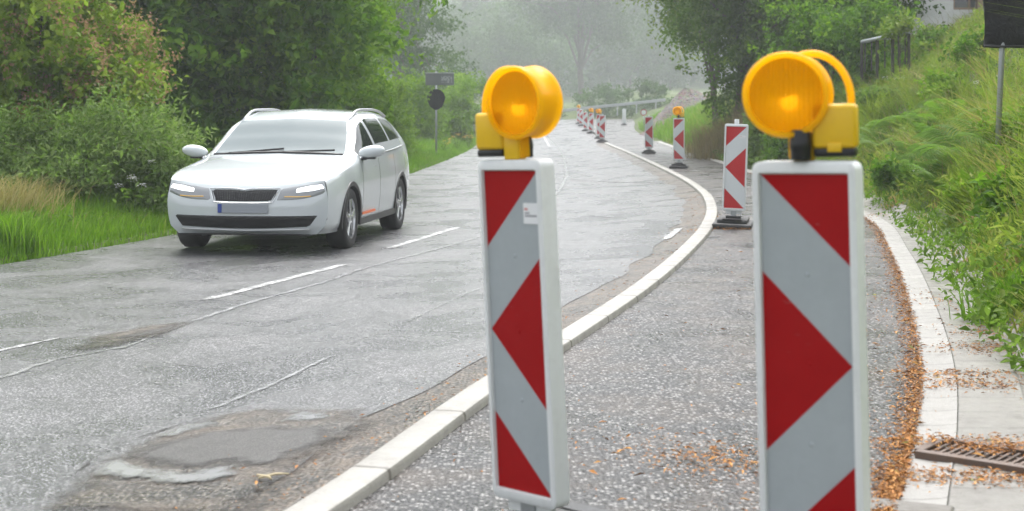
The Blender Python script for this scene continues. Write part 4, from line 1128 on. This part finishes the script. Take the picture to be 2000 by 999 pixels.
BG = 'red and white traffic beacons along the roadworks'
def make_beacon(left=True, lamp=True, lz=0.0, fresh=False):  # fresh: foils whose colour carries the far haze brightening
    root = empty('traffic_beacon'); beacon_frame(root); beacon_panel(root, left, fresh); beacon_foot(root)
    if lamp: warning_lamp(root, lz)
    else: beacon_stub(root)
    return root
def set_beacon(o, X, Y, yaw, lean, label, pitch=0.0):
    o.location = (X, Y, float(zg(X, Y)) + .008); o.rotation_mode = 'XYZ'
    o.rotation_euler = (pitch, lean, yaw); tag(o, label, 'traffic beacon', BG); return o
# two large ones in front
right_b = make_beacon(False, True, R(13))
b = set_beacon(right_b, .760, 3.54, R(-20), -.024, 'large front beacon with arrow pointing right and amber lamp, beside gutter')
left_b = make_beacon(True, False)
for ch in list(left_b.children):
    if ch.name.startswith('stub'): bpy.data.objects.remove(ch)
lm = warning_lamp(left_b, R(186))
sticker(left_b, .05, .112, PZ + PH - .185, PZ + PH - .125)
set_beacon(left_b, .066, 4.19, R(-52), 0, 'large front beacon with arrow pointing left, its amber lamp turned sideways')
left_b.location.z -= .004; left_b.rotation_mode = 'QUATERNION'
left_b.rotation_quaternion = Matrix.Rotation(-.047, 3, 'Y').to_quaternion() @ Matrix.Rotation(R(-47), 3, 'Z').to_quaternion()
right_b.location.z += .012; right_b.location.y = 3.56
right_b.rotation_mode = 'QUATERNION'
right_b.rotation_quaternion = Matrix.Rotation(-.024, 3, 'Y').to_quaternion() @ Matrix.Rotation(R(-32), 3, 'Z').to_quaternion()
plain, lamped = None, make_beacon(True, True, 0.0, True)
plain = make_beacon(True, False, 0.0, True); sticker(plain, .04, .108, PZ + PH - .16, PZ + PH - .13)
specs = [  # px x, depth, yaw, lean, lamp, label
    (1432, 16.5, -12, .035, False, 'lampless beacon on the path nearest behind the right beacon'),
    (1326, 34.0, -8, .0, True, 'beacon with amber lamp on the path beside dark trees'),
    (1267.5, 46.0, -8, .0, False, 'lampless beacon alone in the middle of the side path'),
    (1176, 63, -10, .02, False, 'lampless beacon standing at the far end of the kerb'),
    (1171, 70, -10, -.02, True, 'beacon with amber lamp just behind the one at the kerb end'),
    (1154, 82, -10, .03, True, 'beacon with amber lamp in the middle of the far row'),
    (1144, 89, -10, -.02, False, 'lampless beacon in the middle of the far row'),
    (1135, 103, -10, 0, False, 'lampless beacon near the far end of the row'),
    (1130, 110, -10, .02, True, 'farthest beacon of the row with amber lamp before the guardrail'),
]
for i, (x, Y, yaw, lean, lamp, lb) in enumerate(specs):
    src = lamped if lamp else plain
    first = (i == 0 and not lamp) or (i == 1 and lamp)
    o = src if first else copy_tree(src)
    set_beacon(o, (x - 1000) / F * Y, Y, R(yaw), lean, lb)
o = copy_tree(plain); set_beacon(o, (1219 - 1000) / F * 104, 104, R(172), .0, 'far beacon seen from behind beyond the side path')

# ------------------------------------------------------------------ drain grate and edging slab near the camera
def drain():
    p = gpt(1790, 905); q = gpt(2040, 945); d = (q - p); d.z = 0; L = d.length + .2; ang = math.atan2(d.y, d.x)
    root = empty('drain_grate', (p.x, p.y, max(p.z, 0) + .006), ang); W = .26
    f = MB()
    for a in ((0, L, -.02, .02), (0, L, W - .02, W + .02)): f.box(a[0], a[1], a[2], a[3], -.05, .045, bev=.004)
    f.box(-.02, .02, .022, W - .022, -.05, .044, bev=.004); f.box(L - .04, L, .022, W - .022, -.05, .044, bev=.004)
    f.build('frame', M['rust'], root)
    b = MB(); n = int(L / .03)
    for k in range(1, n): b.box(k * .03, k * .03 + .013, .021, W - .021, .0, .034)
    for k in (.33, .66): b.box(.02, L - .04, W * k - .008, W * k + .008, .005, .03)
    b.build('grating', M['rust'], root)
    pit = MB(); pit.box(.0, L, .0, W, -.06, -.052); pit.build('pit_floor', M['crack'], root)
    tag(root, 'rusty brown drain grate across the gutter at the lower right', 'drain grate')
drain()
def edging():
    a, b = gpt(1700, 990), gpt(1835, 1005); d = (b - a); root = MB(); L = d.length + .05
    root.box(0, L, -.14, 0, -.05, .035, bev=.01); o = root.build('edging_stone', M['kerb'])
    o.location = a; o.rotation_euler = (0, 0, math.atan2(d.y, d.x)); tag(o, 'pale edging stone at the bottom beside the right beacon', 'edging stone')
edging()

# ------------------------------------------------------------------ fallen leaves and needles
def litter():
    r = np.random.default_rng(55); C = []
    Y = 4.6 + 26 * r.random(13000) ** 2.1; X = XG(Y) - np.abs(r.normal(0, .055, len(Y))) + .012; C.append(np.stack([X, Y], 1))          # drift against the gutter
    Y = 4.5 + 20 * r.random(1500) ** 1.8; X = XG(Y) - np.abs(r.normal(0, .35, len(Y))); C.append(np.stack([X, Y], 1))
    for (x, y, n, s, sy) in ((1900, 760, 900, .16, .10), (1930, 690, 900, .14, .12), (1880, 740, 500, .2, .05), (1960, 660, 500, .1, .15), (1870, 880, 900, .25, .06), (1850, 940, 900, .28, .05), (1950, 955, 700, .2, .05),
                             (1390, 905, 420, .15, .10), (1270, 880, 160, .2, .15), (1420, 930, 120, .15, .1), (1450, 452, 260, .22, .1), (1360, 455, 100, .1, .15), (1395, 425, 120, .08, .4), (1855, 600, 300, .12, .4), (1905, 660, 260, .1, .2), (1720, 425, 260, .15, .25)):
        p = gpt(x, y); C.append(np.stack([r.normal(p.x, s, n), r.normal(p.y, sy, n)], 1))
    Y = 4.5 + 10 * r.random(420) ** 1.5; X = XK(Y) + .1 + (XG(Y) - XK(Y)) * r.random(len(Y)); C.append(np.stack([X, Y], 1))
    Y = 4.5 + 18 * r.random(700) ** 1.4; X = XK(Y) - .08 - np.abs(r.normal(0, .22, len(Y))); C.append(np.stack([X, Y], 1))
    hi = []
    for (x, y, n, s, sy) in ((1835, 888, 160, .07, .05), (1925, 905, 320, .10, .06), (1975, 900, 220, .06, .08)):
        p = gpt(x, y); hi.append(np.stack([r.normal(p.x, s, n), r.normal(p.y, sy, n)], 1))
    nlow = sum(len(c) for c in C); C = np.concatenate(C + hi); n = len(C)
    P = np.stack([C[:, 0], C[:, 1], zg(C[:, 0], C[:, 1]) + .024 + .012 * r.random(n) + .034 * (np.arange(n) >= nlow)], 1)
    a = r.uniform(0, 6.28, n); D = unit(np.stack([np.cos(a), np.sin(a), r.normal(0, .2, n)], 1)); Nn = unit(np.array([0, 0, 1.]) + r.normal(size=(n, 3)) * .3)
    V, Fc = leaf_arrays(P, D, Nn, np.clip(r.lognormal(-4.15, .45, n), .005, .05), .30)
    ti = np.clip(r.normal(.45, .22, n), 0, 1)
    tag(link('fallen_leaves', np_mesh('fallen_leaves', V, [Fc], tint=np.repeat(ti, 2)), M['litter']), 'orange fallen leaves and needles drifted along the gutter and path', 'fallen leaves', kind='stuff')
litter()
def twig():
    p = gpt(505, 950, .03); mb = MB(); mb.tube([(0, 0, 0), (.06, .02, .01), (.10, .06, .0)], [.005, .005, .003], 6); mb.tube([(-.01, .03, .004), (.04, -.015, .008), (.05, -.02, 0)], [.004, .006, .004], 6)
    o = mb.build('twig', mat('dry_twig', (.5, .42, .27), .7), smooth=True); o.location = p; tag(o, 'broken straw-coloured twig on the broken asphalt near the kerb', 'twig')
twig()

# ------------------------------------------------------------------ white car
def make_car():
    a = R(-7.35); ox, oy = -2.852, 15.275
    zc = float(np.mean([zg(ox + .8 * math.cos(a), oy + 1), zg(ox - .8 * math.cos(a), oy + 1), zg(ox, oy + 3.5)])) + .012
    root = empty('white_car', (ox, oy, zc), a); root.scale = (1.06, 1, 1.02)
    paint = mat('white_car_paint', (.50, .535, .55), .2, coat=1.0)
    glass = mat('windscreen_glass', (.10, .13, .14), .07, spec=.09)  # bluish grey base stands in for sky reflected in the screen
    dglass = mat('tinted_side_glass', (.012, .016, .016), .03, spec=.6)
    black = mat('car_black_trim', (.012, .012, .013), .35); chrome = mat('car_chrome', (.75, .76, .77), .15, metal=1)
    silver = mat('car_silver_trim', (.45, .46, .47), .3, metal=.6)
    S = [  # y: p1..p7
        (.10, (.72, .22), (.81, .32), (.84, .55), (.80, .78), (.65, .773), (.35, .764), (0, .76)),
        (.30, (.80, .22), (.86, .32), (.885, .60), (.85, .825), (.70, .838), (.40, .845), (0, .845)),
        (.60, (.84, .22), (.89, .32), (.915, .64), (.88, .872), (.75, .900), (.45, .912), (0, .915)),
        (.95, (.85, .22), (.90, .32), (.92, .66), (.885, .90), (.78, .95), (.50, .975), (0, .98)),
        (1.22, (.86, .22), (.90, .30), (.93, .66), (.89, .935), (.80, .985), (.73, 1.01), (0, 1.035)),
        (1.60, (.86, .22), (.90, .30), (.93, .66), (.895, .955), (.765, 1.16), (.68, 1.205), (0, 1.245)),
        (1.95, (.86, .22), (.90, .30), (.93, .66), (.90, .965), (.70, 1.36), (.61, 1.40), (0, 1.435)),
        (2.50, (.86, .22), (.90, .30), (.93, .66), (.90, .98), (.68, 1.44), (.58, 1.50), (0, 1.54)),
        (3.10, (.86, .22), (.90, .30), (.93, .66), (.895, 1.0), (.675, 1.44), (.58, 1.505), (0, 1.545)),
        (3.70, (.86, .22), (.90, .32), (.92, .66), (.88, 1.03), (.665, 1.41), (.57, 1.475), (0, 1.515)),
        (4.10, (.80, .25), (.87, .35), (.90, .66), (.85, 1.05), (.65, 1.36), (.55, 1.43), (0, 1.47)),
        (4.30, (.75, .28), (.82, .40), (.86, .66), (.82, 1.05), (.66, 1.20), (.50, 1.23), (0, 1.25)),
        (4.42, (.68, .35), (.74, .45), (.79, .66), (.78, 1.0), (.60, 1.02), (.40, 1.03), (0, 1.03))]
    ys = [s[0] for s in S]
    fx = [pchip(ys, [s[k][0] for s in S]) for k in range(1, 8)]; fz = [pchip(ys, [s[k][1] for s in S]) for k in range(1, 8)]
    keyY = sorted(set(ys + [1.30, 1.90, 2.16, 2.26, 3.06, 3.14, 3.86, 1.42])); Yv = []
    for p, q in zip(keyY[:-1], keyY[1:]):
        n = max(1, int(round((q - p) / .025))); Yv += list(p + (q - p) * np.arange(n) / n)
    Yv.append(keyY[-1]); Yv = np.array(Yv)
    sub = 10; vv = np.linspace(0, 6, 6 * sub + 1)
    G = np.zeros((len(Yv), len(vv), 3))
    for i, y in enumerate(Yv):
        px_ = pchip(range(7), [f(y) for f in fx]); pz_ = pchip(range(7), [f(y) for f in fz])
        G[i, :, 0] = px_(vv); G[i, :, 1] = y; G[i, :, 2] = pz_(vv)
    G[:, -1, 0] = 0
    WY, WR = (.85, 3.50), .335
    parts = {k: MB() for k in ('body', 'windscreen', 'w_front1', 'w_rear1', 'w_quarter1', 'w_front-1', 'w_rear-1', 'w_quarter-1')}
    def region(i, j):
        y = .5 * (Yv[i] + Yv[i + 1]); v = .5 * (vv[j] + vv[j + 1]); c = G[i, j] + G[i + 1, j + 1]; c = c / 2
        for wy in WY:
            if v < 3.2 and (c[1] - wy) ** 2 + (c[2] - .34) ** 2 < .375 ** 2: return None
        if v > 5 and 1.25 < y < 1.92: return 'windscreen'
        if 3.25 < v < 3.88:
            if 1.42 < y < 2.16: return 'w_front'
            if 2.26 < y < 3.06: return 'w_rear'
            if 3.14 < y < 3.86: return 'w_quarter'
        return 'body'
    for sgn in (1, -1):
        cache = {k: {} for k in parts}
        for i in range(len(Yv) - 1):
            for j in range(len(vv) - 1):
                k = region(i, j)
                if k is None: continue
                if k[1] == '_': k += str(sgn)
                mb = parts[k]; ids = []
                for a_, b_ in ((i, j), (i, j + 1), (i + 1, j + 1), (i + 1, j)):
                    key = (a_, b_) if not (b_ == len(vv) - 1) else (a_, b_, 'c')
                    ch = cache[k]
                    if key not in ch:
                        ch[key] = len(mb.v); p = G[a_, b_]; mb.v.append((sgn * p[0], p[1], p[2]))
                    ids.append(ch[key])
                mb.f.append(ids if sgn > 0 else ids[::-1]); mb.m.append(0)
    body = parts['body']
    # rear cap and floor
    last = [(G[-1, j, 0], G[-1, j, 1], G[-1, j, 2]) for j in range(len(vv))]; outline = last + [(-p[0], p[1], p[2]) for p in last[::-1]]
    body.add(outline, [list(range(len(outline)))])
    # fascia
    k_ = 1.037; zk = [.22, .26, .31, .37, .42, .50, .56, .62, .68, .72, .745, .76]; yk = [.10, .02, -.015, -.035, -.045, -.045, -.035, -.012, .02, .05, .075, .10]
    yf = pchip(zk, yk); xe = pchip([.22, .32, .55, .78], [.72, .81, .84, .80])
    def fsurf(s, zc_): ze = .22 + (zc_ - .22) * k_; y = float(yf(zc_)); return (s * float(xe(ze)), y + (.10 - y) * abs(s) ** 4.0, zc_ + (ze - zc_) * s * s)
    def fpt(x, z, off=0.0):
        zc_ = z; s = 0
        for _ in range(6):
            ze = .22 + (zc_ - .22) * k_; s = max(-1, min(1, x / float(xe(ze)))); zc_ = (z - s * s * .22 * (1 - k_)) / (1 + s * s * (k_ - 1))
        p = fsurf(s, zc_); return Vector((x, p[1] - off * (1 - .3 * abs(s)), z))
    ns, nt = 60, 36; vs = []
    for t in range(nt + 1):
        for s in range(ns + 1): vs.append(fsurf(-1 + 2 * s / ns, .22 + .54 * t / nt))
    body.add(vs, [[t * (ns + 1) + s, t * (ns + 1) + s + 1, (t + 1) * (ns + 1) + s + 1, (t + 1) * (ns + 1) + s] for t in range(nt) for s in range(ns)])
    bo = body.build('body', paint, root, smooth=True)
    bpy.context.view_layer.objects.active = bo
    bm = bmesh.new(); bm.from_mesh(bo.data); bmesh.ops.remove_doubles(bm, verts=bm.verts[:], dist=.0008); bmesh.ops.recalc_face_normals(bm, faces=bm.faces[:]); bm.to_mesh(bo.data); bm.free()
    bo.data.set_sharp_from_angle(angle=R(38))
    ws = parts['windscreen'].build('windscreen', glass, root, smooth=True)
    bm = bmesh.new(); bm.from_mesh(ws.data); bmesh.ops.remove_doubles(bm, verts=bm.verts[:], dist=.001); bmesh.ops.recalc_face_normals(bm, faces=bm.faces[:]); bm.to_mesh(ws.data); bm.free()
    for k in [q for q in parts if q[1] == '_']: parts[k].build('side_window', dglass, root, smooth=True)
    # underside tray so one cannot see through
    ub = MB(); ub.box(-.64, .64, .14, 4.3, .2, .24); ub.box(-.60, .60, .3, 4.2, .24, .62); ub.build('underbody', black, root)
    def fpatch(name, poly, off, m, mats=None, res=14, th=.012):
        """convex-ish quad strip patch: poly = (top edge pts, bottom edge pts) as functions of t"""
        top, bot = poly; mb = MB(); tp = pchip([p[0] for p in top], [p[1] for p in top]) ; bp = pchip([p[0] for p in bot], [p[1] for p in bot])
        xt0, xt1, xb0, xb1 = top[0][0], top[-1][0], bot[0][0], bot[-1][0]; vs = []; nr = 6
        for i in range(res + 1):
            t = i / res; xt = xt0 + (xt1 - xt0) * t; xb = xb0 + (xb1 - xb0) * t
            for r_ in range(nr + 1):
                q = r_ / nr; x = xb + (xt - xb) * q; z = float(bp(xb)) + (float(tp(xt)) - float(bp(xb))) * q
                e = 0 if (i in (0, res) or r_ in (0, nr)) else 1
                vs.append(fpt(x, z, -.004 if not e else off))
        mb.add(vs, [[i * (nr + 1) + r_, i * (nr + 1) + r_ + 1, (i + 1) * (nr + 1) + r_ + 1, (i + 1) * (nr + 1) + r_] for i in range(res) for r_ in range(nr)])
        return mb.build(name, m, root, smooth=True)
    gr = fpatch('grille', ([(-.36, .694), (-.08, .690), (0, .676), (.08, .690), (.36, .694)], [(-.29, .565), (0, .558), (.29, .565)]), .010, black)
    sl = MB()
    for k in range(-13, 14):
        x = k * .0235; p, q = fpt(x, .575, .014), fpt(x * 1.1, .676, .014); sl.tube([p, q], .0035, 4)
    sl.build('grille_slats', mat('grille_dark_grey', (.016, .016, .017), .35), gr)
    cr = MB(); cr.tube([fpt(x, z, .012) for x, z in ((-.365, .699), (-.2, .700), (-.08, .698), (0, .684), (.08, .698), (.2, .700), (.365, .699), (.30, .56), (.15, .552), (-.15, .552), (-.30, .56))], .007, 6, closed=True); cr.build('grille_surround', chrome, gr)
    hl = mat('headlight_glass', (.72, .76, .78), .08, spec=1.0, coat=1.0); em = hl.node_tree.nodes['Principled BSDF']; em.inputs['Emission Color'].default_value = (.95, .98, 1, 1); em.inputs['Emission Strength'].default_value = 1.1
    hd = mat('headlight_housing', (.20, .21, .22), .1, spec=1.0, coat=1.0)
    for s in (-1, 1):
        pts = lambda L: [(s * x, z) for x, z in L] if s > 0 else [(s * x, z) for x, z in L][::-1]
        h = fpatch('headlight', (pts([(.37, .702), (.52, .726), (.68, .748), (.795, .762)]), pts([(.33, .572), (.50, .576), (.69, .606), (.825, .655)])), .010, hd)
        in_ = fpatch('daytime_lamp', (pts([(.52, .700), (.66, .732), (.785, .748)]), pts([(.52, .655), (.67, .668), (.808, .700)])), .016, hl); in_.parent = h
        am = MB(); am.tube([fpt(s * .42, .617, .014), fpt(s * .55, .616, .014), fpt(s * .68, .622, .014)], .005, 6); am.build('indicator_strip', mat('indicator_amber', (.7, .4, .05), .3) if 'indicator_amber' not in bpy.data.materials else bpy.data.materials['indicator_amber'], h)
    fpatch('lower_intake', ([(-.77, .430), (0, .425), (.77, .430)], [(-.67, .295), (0, .270), (.67, .295)]), .008, black, res=30)
    lp_ = MB(); lp_.tube([fpt(x, .262 + .02 * abs(x), .012) for x in np.linspace(-.66, .66, 15)], .014, 6); lp_.build('skid_trim', silver, root, smooth=True)
    pl = MB(); p = fpt(0, .50, .0); pl.box(-.26, .26, p.y - .022, p.y - .010, .445, .545, bev=.004); po = pl.build('number_plate', mat('plate_grey', (.27, .29, .32), .4), root)
    pb = MB(); pb.box(-.256, -.215, p.y - .0242, p.y - .0225,   .449, .541); pb.build('plate_band', mat('plate_blue', (.02, .05, .25), .4), po)
    # mirrors
    for s in (-1, 1):
        mb = MB(); bm = bmesh.new(); bmesh.ops.create_uvsphere(bm, u_segments=20, v_segments=12, radius=1)
        for v in bm.verts: v.co = (v.co.x * .15 + s * 1.0, (v.co.y * .08 if v.co.y < 0 else v.co.y * .03) + 1.43, v.co.z * .072 + 1.05 + .015 * s * v.co.x)
        mb.bm(bm); mi = mb.build('mirror', paint, root, smooth=True)
        ar = MB(); ar.tube([(s * .87, 1.44, .965), (s * .93, 1.44, .975), (s * .96, 1.44, 1.0)], .022, 8); ar.box(s * .97 - .08, s * .97 + .08, 1.39, 1.45, .965, .985, bev=.008); ar.build('mirror_foot', black, mi)
    # roof rails
    for s in (-1, 1):
        rl = MB(); yy = np.linspace(1.98, 3.95, 14)
        rl.tube([(s * .615, y, float(fz[5](y)) - .012 + .036 * min(1, 6 * min((i / 13), 1 - i / 13))) for i, y in enumerate(yy)], .016, 8); rl.build('roof_rail', silver, root, smooth=True)
    # side trim
    for s in (-1, 1):
        cl = MB()
        cl.box(s * .905 - .014, s * .905 + .014, 1.24, 3.11, .235, .305, bev=.008); cl.build('sill_trim', black, root)
        for wy in WY:
            ar = MB(); n = 22; vs = []
            for k in range(n + 1):
                t = R(-14 + 208 * k / n); xx = float(pchip(ys, [q[3][0] for q in S])(np.clip(wy + .38 * math.cos(t), .1, 4.42)))
                zz = .34 + .37 * math.sin(t); xs = xx - .012 - max(0, .5 - zz) * .06 
                for rr_, dx in ((.355, .014), (.40, .018), (.41, .0), (.355, -.2)): vs.append((s * (xs + dx), wy + rr_ * math.cos(t), .34 + rr_ * math.sin(t)))
            ar.add(vs, [[k * 4 + j, k * 4 + (j + 1) % 4, (k + 1) * 4 + (j + 1) % 4, (k + 1) * 4 + j] for k in range(n) for j in range(4)]); ar.build('wheel_arch', black if s else black, root, angle=40)
        # doors: shut lines and handles
        for y0, y1 in ((1.36, 2.21), (2.235, 3.1)):
            d = MB(); sx = float(fx[3](y0 + .7)); d.box(s * (sx + .004) - .012, s * (sx + .004) + .012, y1 - .26, y1 - .08, .855, .88, bev=.006); d.build('door_handle', paint, root)
        for y in (1.34, 2.222, 3.11):
            d = MB(); pts = []
            for v in np.linspace(.9, 2.95, 12):
                px_ = pchip(range(7), [f(y) for f in fx]); pz_ = pchip(range(7), [f(y) for f in fz]); pts.append((s * (float(px_(v)) - .001), y, float(pz_(v))))
            d.tube(pts, .0035, 4); d.build('door_seam', black, root)
        wt = MB(); wt.tube([(s * (float(fx[3](y)) - .004), y, float(fz[3](y)) + .035) for y in np.linspace(1.36, 3.9, 16)], .009, 6); wt.build('window_trim', chrome, root, smooth=True)
        mk = MB(); mk.box(s * .925 - .004, s * .925 + .004, 1.30, 1.95, .345, .372, bev=.001); mk.build('side_reflector', mat('orange_reflex', (.75, .16, .05), .35) if 'orange_reflex' not in bpy.data.materials else bpy.data.materials['orange_reflex'], root)
    # wheels
    tyre_m = mat('tyre_rubber', (.018, .018, .019), .7); rim_m = mat('alloy_rim', (.55, .56, .57), .25, metal=.8)
    def wheel(s, wy):
        w = empty('wheel', (s * .80, wy, .335)); w.parent = root
        t = MB(); t.lathe([(.215, -.10), (.27, -.112), (.315, -.105), (.332, -.085), (.335, 0), (.332, .085), (.315, .105), (.27, .112), (.215, .10)], 40, 'X'); t.build('tyre', tyre_m, w, smooth=True)
        r_ = MB(); r_.lathe([(.222, s * .102), (.215, s * .098), (.205, s * .06), (.20, -s * .09)], 40, 'X')
        for k in range(5):
            an = 2 * math.pi * k / 5 + .3
            for dd in (-.11, .11):
                p0 = (s * .085, .05 * math.cos(an), .05 * math.sin(an)); p1 = (s * .088, .21 * math.cos(an + dd), .21 * math.sin(an + dd)); r_.tube([p0, p1], [.02, .014], 6)
        r_.lathe([(.001, s * .098), (.04, s * .097), (.06, s * .085), (.06, s * .06)], 20, 'X'); r_.build('rim', rim_m, w, angle=40)
        bd = MB(); bd.lathe([(.001, s * .02), (.2, s * .02), (.2, -s * .05)], 24, 'X'); bd.build('brake_disc', black, w)
    for s in (-1, 1):
        for wy in WY: wheel(s, wy)
    cw_ = MB(); cw_.tube([(x, 1.232 + .02 * x * x, float(fz[6](1.232)) + .004 - (float(fz[6](1.232)) - float(fz[5](1.232))) * (x / .73) ** 2) for x in np.linspace(-.72, .72, 15)], .016, 6); cw_.build('cowl', black, root, smooth=True)
    # wipers
    for q in ([(-.55, 1.235, 1.035), (.05, 1.30, 1.085)], [(.05, 1.232, 1.05), (.62, 1.29, 1.07)]):
        wp = MB(); wp.tube(q, .011, 5); wp.build('wiper', black, root)
    tag(root, 'white estate car with roof rails and lights on driving towards the camera', 'car')
make_car()

# ------------------------------------------------------------------ rainy haze
def haze():
    mb = MB(); mb.box(-370, 380, -25, 760, -4.0, 145)
    m = bpy.data.materials.new('rain_haze'); m.use_nodes = True; nt = m.node_tree; nt.nodes.remove(nt.nodes['Principled BSDF'])
    v = nt.nodes.new('ShaderNodeVolumePrincipled'); v.inputs['Color'].default_value = (.93, .975, 1.0, 1); v.inputs['Density'].default_value = HAZE; v.inputs['Anisotropy'].default_value = .35
    v.inputs['Density Attribute'].default_value = ''
    nt.links.new(v.outputs[0], nt.nodes['Material Output'].inputs['Volume'])
    try: m.cycles.homogeneous_volume = True
    except Exception: pass
    o = mb.build('haze', m); tag(o, 'pale rain haze filling the valley air', 'haze', kind='stuff')
HAZE = .0012
haze()
